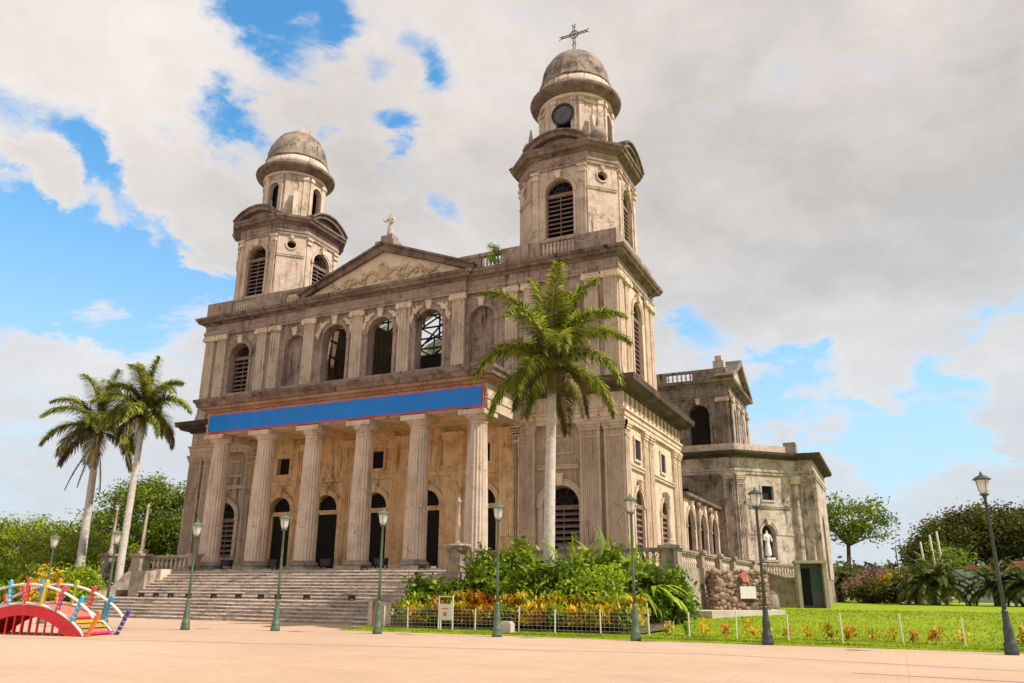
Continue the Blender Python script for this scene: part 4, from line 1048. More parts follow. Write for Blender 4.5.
# ---- arcade along the right side
m = MB(SD); m.wall(53.9, 65.99, ZP, 7.55, -.1, -.32, [(c_, 2.3, 3.0, 5.75, True) for c_ in (55.6, 59.7, 63.8)]); m.make('arcade_wall', 'stone_side', cath)
for c_ in (55.6, 59.7, 63.8): arch_trim(SD, c_, 2.3, 5.75, -.1, zb=3.0, t=.20, mat='stone_side', keymat='stone_side')
for c_ in (57.65, 61.75):
    m = MB(); m.lathe(-12.35, c_, [(.20, 2.9), (.16, 3.1), (.15, 6.9), (.15, 7.0), (.28, 7.2), (.28, 7.5)], 14); m.make('half_column', 'stone_transept_dark_shade', cath, True)
m = MB(); m.sweep([(RX1 - .1, 53.4), (RX1 - .1, 65.98)], [(-.8, 7.55), (.06, 7.55), (.1, 7.66), (.34, 7.72), (.38, 7.9), (-.8, 7.95)]); m.make('cornice', 'stone_cornice', cath)
m = MB(); m.box(-17.0, -13.1, 53.95, 65.98, 7.3, 7.9); m.make('aisle_roof', 'stone_transept_dark_shade', cath)
m = MB(); m.box(-17.4, -16.9, 53.4, 65.98, ZP, 12.4); m.make('aisle_wall', 'stone_transept_dark_shade', cath)
m = MB(); m.box(-36, -21.2, 48.2, 70.5, 12.6, 20.4); m = MB(); m.box(-44.4, -17.42, 53.4, 66, ZP, 2.6); m.make('aisle_floor', 'stone_terrace', cath)
m = MB(); m.box(-44.4, -43.6, 48, 70, ZP, 12.4); m.box(-43.6, -36.0, 48.1, 70, 12.2, 12.6); m.box(-21.2, -17.0, 53.4, 66, 12.2, 12.6); m.make('aisle_block', 'stone_transept_dark_shade', cath)

# ---- transept: octagonal lower storey with cut corners and a pedimented upper block
A = (-10.9, 66.0); B = (-6.75, 70.15); C1 = (-5.2, 70.15); YC = 76.4
pt = [(-19.0, 66.0), A, B, C1, (-5.2, 2 * YC - 70.15), (-6.75, 2 * YC - 70.15), (-10.9, 2 * YC - 66.0), (-19, 2 * YC - 66.0)]
def seg_frame(a, b): return F(a[0], a[1], math.degrees(math.atan2(b[1] - a[1], b[0] - a[0]))), math.hypot(b[0] - a[0], b[1] - a[1])
f1, l1 = seg_frame(pt[0], pt[1]); f2, l2 = seg_frame(A, B); f3, l3 = seg_frame(B, C1); f4, l4 = seg_frame(pt[3], pt[4])
m = MB(f1); m.wall(0, l1, ZP, 11.2, 0, -.6, [(3.6, 1.3, 8.4, 9.6, False)]); m.make('transept_wall', 'stone_transept_dark_shade', cath)
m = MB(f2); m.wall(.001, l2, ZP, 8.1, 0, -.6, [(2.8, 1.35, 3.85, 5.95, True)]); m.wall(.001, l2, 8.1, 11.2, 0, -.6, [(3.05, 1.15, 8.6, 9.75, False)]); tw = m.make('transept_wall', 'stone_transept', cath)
m = MB(f2); m.box(2.0, 3.6, -.75, -.601, 3.7, 6.8); sub(m, 'niche_back', 'stone_transept', tw)
m = MB(f2); m.box(2.476, 3.624, -.4, -.22, 8.601, 9.749); sub(m, 'shade_backing', 'dark', tw)  # black panel painting the unlit room behind the square window
m = MB(f1); m.box(2.8, 4.4, -.9, -.7, 8.2, 9.8); m.make('shade_backing', 'dark', cath)  # black panel painted as shade behind the front window
m = MB(f3); m.box(.001, l3, -.6, 0, ZP, 11.2); m.F = f4; m.wall(.001, l4, ZP, 11.2, 0, -.6, [(6.2, 2.6, ZP, 6.6, True)]); m.make('transept_porch', 'stone_transept', cath)
m = MB(); m.vprism([(-18.5, 67), (-10.6, 67), (-7.0, 70.8), (-5.7, 71), (-5.7, 81.6), (-7, 82), (-10.6, 85.5), (-18.5, 85.5)], ZP, 11.1); m.make('inner_wall', 'interior', cath)
arch_trim(f2, 2.8, 1.35, 5.95, 0, zb=3.85, t=.16, mat='stone_transept', keymat='stone_cap')
m = MB(f2); m.box(2.05, 3.55, 0, .16, 3.68, 3.85); m.make('niche_sill', 'stone_transept', cath)
for a, b in ((.95, 1.98), (3.62, l2 - .6)): m = MB(f2); m.box(a, b, 0, .05, 5.8, 5.92); m.make('string_course', 'stone_transept', cath)
m = MB(f2); m.box(.95, l2 - .6, 0, .1, 7.95, 8.08); m.box(.95, l2 - .6, 0, .15, 8.08, 8.16); m.make('string_course', 'stone_transept', cath)
m = MB(f2); m.box(2.35, 3.75, 0, .08, 8.45, 8.598); m.box(2.35, 3.75, 0, .08, 9.752, 9.88); m.box(2.35, 2.47, 0, .08, 8.598, 9.752); m.box(3.63, 3.75, 0, .08, 8.598, 9.752); m.make('window_surround', 'stone_transept', cath)
fluted(f1, 5.0, 6.7, ZP, 10.2, 0, .12, 8, mat='stone_transept_dark_shade'); fluted(f1, 7.15, 8.05, ZP, 10.2, 0, .14, 5, mat='stone_transept')
fluted(f2, .05, .9, ZP, 10.2, 0, .12, 5, mat='stone_transept')
fluted(f3, .52, 1.54, ZP, 10.2, 0, .12, 6, mat='stone_transept'); fluted(f4, .02, .8, ZP, 10.2, 0, .12, 4, mat='stone_transept')
for x, y in ((B[0] + .05, B[1] - .10),):
    m = MB(); m.lathe(x, y, [(.42, ZP), (.42, 2.7), (.34, 2.9), (.29, 9.9), (.29, 10.0)], 48, 12, .06); c_ = m.make('column', 'stone_transept', cath)
    m = MB(); m.lathe(x, y, [(.40, 10.0), (.46, 10.15), (.44, 10.3), (.55, 10.45), (.55, 10.62)], 16); sub(m, 'capital', 'stone_cap', c_, True)
m = MB(); m.sweep(pt, [(-.6, 10.66), (.10, 10.66), (.10, 10.86), (.16, 10.9), (.16, 11.1), (.05, 11.12), (.05, 12.0), (-.6, 12.0)]); m.make('entablature', 'stone_transept', cath)
m = MB(); m.sweep(pt, [(-.6, 12.0), (.15, 12.0), (.22, 12.1), (.62, 12.18), (.74, 12.3), (.78, 12.5), (-.6, 12.55)]); m.make('cornice', 'stone_black', cath)
m = MB(); m.sweep([pt[0], A, (-7.4, 69.5)], [(-.6, 12.5), (.40, 12.52), (.40, 13.1), (-.6, 13.1)]); m.make('parapet', 'stone_cream', cath)
m = MB(); m.box(-7.3, -6.3, 69.6, 71.2, 12.5, 13.5); m.make('roof_block', 'stone_wall', cath)
m = MB(); m.vprism([(p[0] * 1 + (-.4 if p[0] > -18 else 0), p[1] + (.4 if p[1] < 76 else -.4)) for p in pt], 12.2, 12.7); m.make('transept_roof', 'stone_transept_dark_shade', cath)
# upper block
UX = -11.75; UY0, UY1 = 71.4, 81.4; fu = F(0, UY0, 0); fe = F(UX, 0, 90)
m = MB(fu); m.wall(-22, UX, 12.6, 18.38, 0, -.7, [(-14.6, 1.9, 13.3, 16.9, True)]); m.make('upper_transept_wall', 'stone_transept_dark_shade', cath); m = MB(fu); m.box(-22, UX - .8, -10, -9.3, 12.6, 19.3); m.make('upper_transept_wall', 'stone_transept_dark_shade', cath)
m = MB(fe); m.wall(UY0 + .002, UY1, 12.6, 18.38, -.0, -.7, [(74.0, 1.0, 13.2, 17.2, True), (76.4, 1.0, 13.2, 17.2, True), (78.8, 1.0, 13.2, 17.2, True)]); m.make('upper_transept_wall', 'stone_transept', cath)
for c_ in (72.2, 75.2, 77.6, 80.5):
    fluted(fe, c_ - .35, c_ + .35, 12.7, 18.0, 0, .14, 3, mat='stone_transept', cap='ionic', capmat='stone_cap')
fluted(fu, -12.85, -11.95, 12.7, 18.0, 0, .12, 4, mat='stone_transept_dark_shade', cap='ionic', capmat='stone_cap'); fluted(fu, -18.4, -17.5, 12.7, 18.0, 0, .12, 4, mat='stone_transept_dark_shade', cap='ionic', capmat='stone_cap')
arch_trim(fu, -14.6, 1.9, 16.9, 0, zb=13.3, t=.2, mat='stone_transept_dark_shade')
m = MB(fu); m.box(-16, -13.3, -2.2, -2.0, 12.7, 18.5); m.make('shade_backing', 'interior', cath)  # dark panel painting the shaded interior behind the arch
m = MB(fe); m.box(73, 80, -1.6, -1.4, 12.7, 18.6); m.make('shade_backing', 'dark', cath)  # black panel painting unlit interior behind the three narrow arches
pu = [(-22, UY0), (UX, UY0), (UX, UY1), (-22, UY1)]
m = MB(); m.sweep(pu, [(-.7, 18.4), (.05, 18.4), (.05, 18.6), (.1, 18.62), (.1, 18.8), (0, 18.82), (0, 19.6), (-.7, 19.6)]); m.make('entablature', 'stone_transept_dark_shade', cath)
m = MB(); m.sweep(pu, [(-.7, 19.6), (.12, 19.6), (.2, 19.72), (.55, 19.8), (.66, 20.02), (-.7, 20.06)]); m.make('cornice', 'stone_transept_dark_shade', cath)
m = MB(); m.box(-22, -17.5, UY0 + .02, UY0 + .4, 20.04, 21.2); m.box(-15.0, UX - .1, UY0 + .02, UY0 + .4, 20.04, 21.2); m.box(-17.5, -15.0, UY0 + .03, UY0 + .39, 20.04, 20.25); m.box(-17.5, -15.0, UY0 + .03, UY0 + .39, 20.98, 21.2); ob = m.make('roof_balustrade', 'stone_transept_dark_shade', cath)
for q in range(6):
    m = MB(); m.lathe(-17.5 + (q + .5) * 2.5 / 6, UY0 + .2, [(.09, 20.25), (.06, 20.35), (.12, 20.55), (.07, 20.8), (.1, 20.98)], 8); sub(m, 'baluster', 'stone_cap', ob, True)
m = MB(); m.box(-13.0, -12.0, UY0 - .02, UY0 + .9, 21.2, 21.9); m.box(-12.8, -12.2, UY0 + .1, UY0 + .7, 21.9, 22.4); m.make('roof_block', 'stone_cream', cath)
m = MB(fe); m.prism([(71.6, 20.02), (81.2, 20.02), (76.4, 22.6)], -1.0, .1); po = m.make('pediment', 'stone_cream', cath)
m = MB(fe)
for s_ in (-1, 1): m.prism([(76.4 + s_ * 5.3, 20.02), (76.4, 22.5), (76.4, 23.1), (76.4 + s_ * 5.75, 20.3)], -1.1, .62 + .003 * s_)
sub(m, 'raking_cornice', 'stone_transept_dark_shade', po)
for (x, y) in ((-13.6, 66.0 - .25),):
    pass
# small bushy plant growing from the roof balustrade and iron downpipes
m = MB(); m.tube([(-38.0 + .12, 40.72, 2.6), (-38.0 + .12, 40.72, 10.3)], .07, 6); m.make('downpipe', 'iron', cath)

# ------------------------------------------------------------------ banner on the portico
bn = empty('banner', (XC, 36.1, 10.9), 'long plain blue banner with pink border stretched under the portico cornice', 'banner')
m = MB(); m.box(-38.35, -18.70, 36.02, 36.06, 10.77, 11.96); m.make('banner_border', 'banner_pink', bn)
nxb, nzb = 120, 6; V = []; Fq = []
for j in range(nzb + 1):
    for i in range(nxb + 1):
        u = i / nxb; V.append((-38.27 + u * 19.49, 35.985 - .03 * (1 + math.sin(u * 70 + j * .5) * .5 + math.sin(u * 23 + j) * .5), 10.84 + j / nzb * 1.05 - .012 * (1 - math.cos(u * 88)) * (1 if j == nzb else 0)))
for j in range(nzb):
    for i in range(nxb): a = j * (nxb + 1) + i; Fq.append((a, a + 1, a + nxb + 2, a + nxb + 1))
m = MB(); m.add(V, Fq); m.make('banner_cloth', 'banner_blue', bn, True)


# ------------------------------------------------------------------ statues (robed figures, one continuous body)
def statue(name, loc, h, label, mat, rz, arm):
    s = h / 1.75
    vs = [(0, 0, .95), (0, 0, .55), (0, 0, .10), (0, 0, 1.22), (0, 0, 1.40), (0, -.01, 1.50), (0, -.02, 1.62), (0, -.02, 1.72),
          (.20, 0, 1.38), (.30, -.04, 1.14), (.20, -.2, 1.02), (-.20, 0, 1.38)] + ([(-.34, -.08, 1.16), (-.44, -.16, 1.26), (-.48, -.18, 1.34)] if arm else [(-.29, -.05, 1.13), (-.17, -.22, 1.05), (-.08, -.25, 1.07)])
    ed = [(0, 1), (1, 2), (0, 3), (3, 4), (4, 5), (5, 6), (6, 7), (4, 8), (8, 9), (9, 10), (4, 11), (11, 12), (12, 13), (13, 14)]
    rad = [.17, .22, .27, .19, .16, .065, .095, .07, .09, .075, .05, .09, .075, .05, .045]
    me = bpy.data.meshes.new(name); bm = bmesh.new(); lay = bm.verts.layers.skin.verify()
    bv = []
    for v, r_ in zip(vs, rad):
        b = bm.verts.new(tuple(c * s for c in v)); b[lay].radius = (r_ * s, r_ * s * .8); bv.append(b)
    bv[0][lay].use_root = True
    for a, b in ed: bm.edges.new((bv[a], bv[b]))
    bm.to_mesh(me); bm.free(); me.materials.append(MAT[mat])
    o = bpy.data.objects.new(name, me); scn.collection.objects.link(o); o.location = loc; o.rotation_euler = (0, 0, rz)
    md = o.modifiers.new('skin', 'SKIN'); md.use_smooth_shade = True
    sb = o.modifiers.new('sub', 'SUBSURF'); sb.levels = 2; sb.render_levels = 2
    return tag(o, label, 'statue')


statue('statue', (-28.5, 40.6, 24.42), 1.85, 'robed stone statue with one arm held out, standing on the peak of the front pediment', 'statue_stone', 0, True)
nx_, ny_, _ = f2(2.8, -.25, 0)
statue('statue', (nx_, ny_, 3.95), 2.3, 'white robed statue standing in the arched niche of the side transept', 'statue_white', R(45), False)
m = MB(f2); m.box(2.4, 3.2, -.58, .12, 3.851, 4.02); o = m.make('statue_plinth', 'statue_white', cath)


# ------------------------------------------------------------------ street lamps
def street_lamp(x, y, h, mat, label, tilt=(0, 0)):
    root = empty('street_lamp', (x, y, 0), label, 'street lamp', 'street lamps along the edge of the plaza')
    WORLDLOC[root.name] = Vector((0, 0, 0)); hh = h - .72
    m = MB(); m.lathe(0, 0, [(.17, 0), (.175, .10), (.15, .16), (.16, .24), (.15, .30), (.125, .34), (.115, .62), (.12, .66), (.095, .72), (.075, 1.02), (.085, 1.06), (.06, 1.12)], 16)
    m.make('pole_base', mat, root, True)
    m = MB(); m.lathe(0, 0, [(.055, 1.08), (.048, 2.0), (.04, hh), (.06, hh + .02), (.05, hh + .05), (.07, hh + .10)], 10); m.make('pole', mat, root, True)
    m = MB(); m.lathe(0, 0, [(.07, hh + .12), (.125, hh + .20), (.168, hh + .46), (.172, hh + .50)], 8); m.make('lamp_glass', 'lamp_glass', root)
    m = MB(); m.lathe(0, 0, [(.07, hh + .06), (.13, hh + .10), (.09, hh + .13)], 12)
    for i in range(4):
        t = 2 * PI * i / 4 + .4; c, s_ = math.cos(t), math.sin(t); m.tube([(c * .075, s_ * .075, hh + .12), (c * .13, s_ * .13, hh + .20), (c * .177, s_ * .177, hh + .50)], .008, 4)
    m.lathe(0, 0, [(.185, hh + .49), (.235, hh + .505), (.235, hh + .52), (.15, hh + .59), (.06, hh + .63), (.035, hh + .655), (.04, hh + .67), (.01, hh + .74)], 14)
    m.make('lantern_frame', mat, root)
    root.rotation_euler = (tilt[0], tilt[1], 0)
    return root


LAMPS = [(-28.18, 22.48, 3.78, 'lamp_green', 'green street lamp between the arched footbridge and the stairs', (0, 0)),
         (-24.45, 23.06, 4.05, 'lamp_green', 'green street lamp in front of the left end of the stairs, before the leftmost column', (0, 0)),
         (-21.17, 24.27, 4.31, 'lamp_green', 'green street lamp in front of the leftmost dark church door', (0, 0)),
         (-16.85, 24.62, 4.38, 'lamp_green', 'green street lamp at the right end of the stairs beside the flower bed', (0, 0)),
         (-12.43, 25.25, 4.49, 'lamp_green', 'green street lamp before the white notice board and orange hedge', (0, 0)),
         (-7.71, 25.66, 4.61, 'lamp_green', 'green street lamp before the right tower corner, at the yellow hedge end', (0, 0)),
         (-3.70, 25.91, 4.68, 'lamp_dark', 'dark street lamp standing before the rubble stone monument', (0, 0)),
         (2.50, 25.26, 4.74, 'lamp_dark', 'dark street lamp at the right edge of the lawn, tallest in view', (0, 0)),
         (-33.5, 23.6, 3.78, 'lamp_green', 'green street lamp rising behind the arched footbridge', (0, 0))]
for q in LAMPS: street_lamp(*q)


# ------------------------------------------------------------------ foliage builders
def leaves(C, n, spread, size, asp=.55, up=.3, droop=0.0):
    """n leaf quads around each centre in C (k,3); returns vertex array"""
    C = np.asarray(C, float); k_ = len(C); P = np.repeat(C, n, 0) + rng.normal(0, 1, (k_ * n, 3)) * np.asarray(spread)
    N_ = len(P); d = rng.normal(0, 1, (N_, 3)); d[:, 2] = d[:, 2] * .6 + up; d /= np.linalg.norm(d, axis=1)[:, None]
    e = np.cross(d, rng.normal(0, 1, (N_, 3))); e /= np.linalg.norm(e, axis=1)[:, None] + 1e-9
    s = size * (.6 + .8 * rng.random(N_))[:, None]
    V = np.stack([P - d * s * .5, P + e * s * asp * .5, P + d * s * .5, P - e * s * asp * .5], 1)
    return V.reshape(-1, 3)


def quads(V): return np.arange(len(V)).reshape(-1, 4)


def crown_centres(n, c, r, shell=.55, flat=1.0):
    P = rng.normal(0, 1, (n, 3)); P /= np.linalg.norm(P, axis=1)[:, None]; rad = shell + (1 - shell) * rng.random(n) ** .6
    P = P * rad[:, None] * (1 + .18 * rng.normal(0, 1, (n, 1))) * np.array(r); P[:, 2] = np.where(P[:, 2] < 0, P[:, 2] * flat, P[:, 2]); return P + np.array(c)


def tree(x, y, z0, htrunk, c, r, label, mat='leaf_tree', clumps=60, per=90, size=.5, spread=.8, group=None, rt=.28, name='tree', limbs=9, cat='tree'):
    root = empty(name, (x, y, z0), label, cat, group)
    C = crown_centres(clumps, c, r)
    V = leaves(C, per, (spread, spread, spread * .65), size); mesh_np('crown', V, quads(V), mat, root)
    m = MB(); top = Vector((c[0] * .5 + x * .5, c[1] * .5 + y * .5, htrunk)); m.tube([(x, y, z0 - .1), (x + .1, y, (z0 + htrunk) * .5), tuple(top)], [rt, rt * .8, rt * .65], 8)
    for i in range(limbs):
        e = Vector(C[(i * 7) % clumps]); mid = top.lerp(e, .5) + Vector((0, 0, .3)); m.tube([tuple(top), tuple(mid), tuple(e)], [rt * .45, rt * .25, rt * .1], 5)
    m.make('trunk', 'bark', root, True, recalc=False)
    return root


def bush(x, y, z0, r, h, label, mat='leaf_bush', n=40, per=60, size=.22, name='shrub', group=None, spread=.22, asp=.5, up=.4, cat='shrub', stems=6):
    root = empty(name, (x, y, z0), label, cat, group)
    C = crown_centres(n, (x, y, z0 + h * .52), (r, r * .8, h * .52), .45)
    C[:, 2] = np.maximum(C[:, 2], z0 + .1)
    V = leaves(C, per, (spread, spread, spread * .8), size, asp, up); mesh_np('foliage', V, quads(V), mat, root)
    m = MB()
    for i in range(stems):
        t = 2 * PI * i / stems; e = C[(i * 5) % n]; m.tube([(x + .1 * math.cos(t), y + .1 * math.sin(t), z0 - .05), tuple(e)], [.035, .015], 4)
    m.make('stem', 'bark', root, recalc=False)
    return root


def blades(P, D, L_, w, bend, seg=5, fold=.0):
    """long leaf blades: base points P, start directions D, lengths, widths, gravity bend"""
    P = np.asarray(P, float); D = np.asarray(D, float); D /= np.linalg.norm(D, axis=1)[:, None]; n = len(P)
    side = np.cross(D, np.array([0, 0, 1.0]) + rng.normal(0, .05, (n, 3))); side /= np.linalg.norm(side, axis=1)[:, None] + 1e-9
    rows = []; cur = P.copy(); d = D.copy(); st = (np.asarray(L_) / seg)[:, None]
    for i in range(seg + 1):
        t = i / seg; ww = (np.asarray(w) * max(.04, math.sin(PI * min(1, .12 + t * .9)) ** .7))[:, None]
        rows.append(np.stack([cur - side * ww / 2, cur + side * ww / 2], 1)); cur = cur + d * st; d = d + np.array([0, 0, -1.0]) * (np.asarray(bend) / seg)[:, None]; d /= np.linalg.norm(d, axis=1)[:, None]
    A_ = np.stack(rows, 1)   # n, seg+1, 2, 3
    V = A_.reshape(-1, 3); base = (np.arange(n) * (seg + 1) * 2)[:, None]; fs = []
    for i in range(seg): a = base + i * 2; fs.append(np.concatenate([a, a + 1, a + 3, a + 2], 1))
    return V, np.concatenate(fs, 0)


def merge(parts):
    Vs, Fs, o = [], [], 0
    for V, Fq_ in parts: Vs.append(V); Fs.append(Fq_ + o); o += len(V)
    return np.concatenate(Vs), np.concatenate(Fs)


def frond(p, az, el, L_, droop, leaf=.55, n=62, mat=None, hang=.9, plume=True, wdt=.06):
    """feather palm leaf: arched rachis with leaflets on both sides; returns (leaf V,F), rachis points"""
    pts = []; cur = Vector(p); d = Vector((math.cos(az) * math.cos(el), math.sin(az) * math.cos(el), math.sin(el))); st = L_ / 14; tw = rng.normal(0, .06)
    for i in range(15):
        pts.append(cur.copy()); cur = cur + d * st; d = (d + Vector((0, 0, -droop / 14 * (.5 + i / 14 * 1.2))) + Vector((-math.sin(az), math.cos(az), 0)) * tw / 14).normalized()
    B, D, LL = [], [], []
    for i in range(n):
        t = .10 + .90 * (i + .5) / n; q = t * 14; i0 = min(13, int(q)); pp = pts[i0].lerp(pts[i0 + 1], q - i0); tn = (pts[i0 + 1] - pts[i0]).normalized()
        sd = tn.cross(Vector((0, 0, 1))); sd = sd.normalized() if sd.length > .05 else Vector((1, 0, 0)); upv = sd.cross(tn)
        for s_ in (-1, 1):
            for lay in ((.55, .1, -.3) if plume else (.15,)):
                dd = sd * s_ * (1.0) + tn * (.55 + .5 * t) + upv * (lay + rng.normal(0, .18)); B.append(tuple(pp)); D.append(tuple(dd.normalized())); LL.append(leaf * (1.05 - abs(t - .42) * 1.15) * (.8 + .4 * rng.random()))
    V, Fq_ = blades(B, D, np.array(LL), np.full(len(B), wdt), np.full(len(B), hang) + rng.random(len(B)) * .5, 3)
    return (V, Fq_), pts


def palm(x, y, z0, top, h_label, nf, L_, rt0, rt1, lean=(0, 0), seed=1, dead=0, name='royal_palm', crownshaft=1.3, els=None, dry=2, group='royal palms', leaf=.62):
    global rng
    rng = np.random.default_rng(seed)
    root = empty(name, (x, y, z0), h_label, 'palm tree', group)
    tx, ty = x + lean[0], y + lean[1]; H_ = top - z0
    m = MB(); pts = []; rad = []
    for i in range(25):
        t = i / 24; pts.append((x + lean[0] * t ** 1.3, y + lean[1] * t ** 1.3, z0 - .1 + (H_ + .1) * t)); rad.append(rt0 + (rt1 - rt0) * t + .04 * math.exp(-((t - .02) / .05) ** 2) + .006 * (i % 2))
    m.tube(pts, rad, 14); m.make('trunk', 'bark_palm', root, True, recalc=False)
    m = MB(); m.lathe(tx, ty, [(rt1, top - .05), (rt1 * 1.12, top + .15), (rt1 * .9, top + crownshaft * .6), (rt1 * .4, top + crownshaft)], 12); m.make('crownshaft', 'leaf_palm_dry', root, True)
    rs = MB(); green = []; dryp = []
    for i in range(nf):
        az = 2.399 * i + rng.random() * .5; f_ = i / (nf - 1)
        el = R(80 - 88 * f_ + rng.normal(0, 5)); LLn = L_ * (.86 + .2 * math.sin(PI * min(1, .25 + f_ * .75))); dr_ = 1.15 + 1.25 * f_ + rng.random() * .5
        (V, Fq_), pp = frond((tx, ty, top + crownshaft * (.95 - .45 * f_)), az, el, LLn, dr_, leaf, 62)
        (dryp if i >= nf - dry else green).append((V, Fq_)); rs.tube([tuple(q) for q in pp], [.045 * (1 - j / 15) + .008 for j in range(15)], 5)
        if green and i >= nf - dry: pass
    V, Fq_ = merge(green); mesh_np('fronds', V, Fq_, 'leaf_palm', root)
    if dryp: V, Fq_ = merge(dryp); mesh_np('drying_fronds', V, Fq_, 'leaf_palm_dry', root)
    rs.make('frond_stalks', 'leaf_palm_dry', root, True, recalc=False)
    if dead:
        dl = []; rs = MB()
        for i in range(dead):
            (V, Fq_), pp = frond((tx, ty, top + .1), 2.0 + i * 1.6, R(-55), L_ * .95, 1.0, .28, 40, plume=False, hang=1.6, wdt=.04); dl.append((V, Fq_)); rs.tube([tuple(q) for q in pp], .035, 5)
        V, Fq_ = merge(dl); mesh_np('dead_fronds', V, Fq_, 'frond_dead', root); rs.make('dead_stalks', 'frond_dead', root, recalc=False)
    return root


palm(-12.95, 31.0, .12, 9.75, 'tall royal palm with a pale smooth trunk standing before the right bell tower', 21, 4.15, .27, .20, (.25, 0), 5, crownshaft=2.0, dry=3, leaf=.9)
palm(-41.95, 34.0, .0, 11.1, 'slender royal palm just left of the stairs, the taller and nearer of the left pair', 17, 3.25, .24, .17, (.08, 0), 12, crownshaft=1.4, leaf=.95)
palm(-48.1, 36.0, .0, 11.0, 'royal palm with brown dead fronds hanging down its trunk, at the far left', 19, 4.0, .30, .21, (-.4, 0), 23, dead=3, crownshaft=1.2, dry=4, leaf=1.0)
rng = np.random.default_rng(77)

# ---- left side planting
tree(-73, 47, 0, 3.0, (-74, 48, 4.2), (8.5, 4.5, 2.9), 'broad yellow-green tree filling the left edge of the picture', 'leaf_tree_light', 90, 300, .26, .75, 'trees left of the cathedral')
tree(-61, 46, 0, 2.6, (-61.5, 46, 3.5), (4.6, 3.6, 2.0), 'low yellow-green tree behind the leaning palm', 'leaf_tree_light', 60, 280, .26, .7, 'trees left of the cathedral')
tree(-65.0, 55, 0, 4.2, (-65.0, 55, 7.0), (5.0, 4.6, 4.2), 'bright green rounded tree behind the left palms, beside the cathedral wall', 'leaf_tree', 100, 300, .28, .8, 'trees left of the cathedral')
tree(-59.5, 58, 0, 3.5, (-59.5, 58, 5.2), (3.8, 4, 3.7), 'darker green tree squeezed between the bright tree and the cathedral corner', 'leaf_tree', 70, 260, .28, .8, 'trees left of the cathedral')
tree(-84, 64, 0, 3.0, (-84, 64, 4), (9, 5, 3), 'dark tree behind the yellow-green trees at far left', 'leaf_tree', 80, 260, .32, .9, 'trees left of the cathedral')
for (x, y, r, h, lb, mt, sz) in ((-46.5, 33.0, 2.2, 2.6, 'green shrub below the leaning palm', 'leaf_tree', .24), (-42.8, 32.2, 1.4, 2.2, 'yellow-leaved shrub beside the curved stair wall', 'leaf_bush_light', .26),
                            (-44.6, 31.4, 1.5, 2.4, 'orange-tinged croton shrub left of the stairs', 'leaf_croton', .24), (-50.0, 32.5, 2.6, 2.5, 'dark green shrub behind the footbridge', 'leaf_bush', .25),
                            (-54.5, 33, 3.0, 2.9, 'large green shrub at the left edge behind the footbridge', 'leaf_tree', .28), (-47.8, 30.0, 1.7, 1.5, 'low green ground shrub behind the footbridge rail', 'leaf_bush', .22),
                            (-43.9, 36.6, 1.6, 2.9, 'shaded shrub under the slender palm', 'leaf_tree_dark', .26), (-60, 36, 3.5, 3.8, 'tall light green shrub beyond the left end of the footbridge', 'leaf_tree_light', .3),
                            (-51.5, 30.5, 1.8, 1.6, 'low bright shrub seen through the footbridge rails', 'leaf_bush', .24)):
    bush(x, y, 0, r, h, lb, mt, 46, 110, sz * .8, group='shrubs left of the stairs', spread=.28)

# ---- central flower bed
g = MB(); g.add([(-19.4, 27.6, .10), (-8.2, 27.6, .12), (-7.6, 30, .20), (-8.9, 34.9, .4), (-19.0, 34.9, .3), (-19.4, 30, .14)], [(0, 1, 2, 3, 4, 5)]); struct(g.make('flower_bed_soil', 'soil'))
BU = [(-17.6, 29.7, 1.35, 1.75, 'dark green and yellow croton shrub at the left end of the bed', 'leaf_bush', .22), (-16.2, 29.9, 1.0, 1.6, 'rounded broad-leaved shrub next to the urn-like pedestal', 'leaf_bush', .24),
      (-15.8, 31.8, 1.3, 3.0, 'tall loose green shrub right of the stair pedestal', 'leaf_bush', .24), (-14.3, 31.4, 1.2, 3.1, 'tall light green shrub left of the palm trunk', 'leaf_bush_light', .22),
      (-13.9, 29.8, 1.3, 2.3, 'dark glossy shrub behind the orange hedge', 'leaf_bush', .24), (-11.9, 30.2, 1.3, 2.3, 'round leafy shrub directly before the palm', 'leaf_bush', .22),
      (-10.6, 29.6, 1.2, 1.9, 'dense shrub behind the yellow hedge, below the fern-like plants', 'leaf_bush_light', .20), (-9.9, 31.6, 1.2, 2.5, 'leafy shrub under the tower corner', 'leaf_bush', .22),
      (-9.4, 32.4, .9, 1.7, 'dark shrub at the right end of the bed against the terrace', 'leaf_bush', .22), (-9.6, 29.8, .7, 1.2, 'light green shrub at the right end of the yellow hedge', 'leaf_bush_light', .20),
      (-8.4, 34.2, .6, 2.0, 'trailing shrub hanging below the corner pedestal', 'leaf_bush', .2)]
for x, y, r, h, lb, mt, sz in BU: bush(x, y, .15, r, h, lb, mt, 34, 90, sz * 1.05, group='shrubs in the flower bed', spread=.22)


def blade_plant(x, y, z0, h, n, label, name='banana_plant', w=.30, mat='leaf_bush_light', group='long-leaved plants in the bed', spread=.35, cat='plant'):
    root = empty(name, (x, y, z0), label, cat, group)
    B = np.stack([x + rng.normal(0, spread, n), y + rng.normal(0, spread, n), np.full(n, z0 + h * .15)], 1); az = rng.random(n) * 2 * PI; el = R(50) + rng.random(n) * R(38)
    D = np.stack([np.cos(az) * np.cos(el), np.sin(az) * np.cos(el), np.sin(el)], 1); LL = h * (.65 + .45 * rng.random(n))
    V, Fq_ = blades(B, D, LL, w * (.7 + .6 * rng.random(n)), 1.7 + rng.random(n) * 1.6, 8); mesh_np('leaf_blades', V, Fq_, mat, root)
    m = MB()
    for i in range(min(n, 10)): m.tube([(B[i][0], B[i][1], z0 - .05), (B[i][0], B[i][1], z0 + h * .18)], .03, 5)
    m.make('stem', 'leaf_palm_dry', root, recalc=False); return root


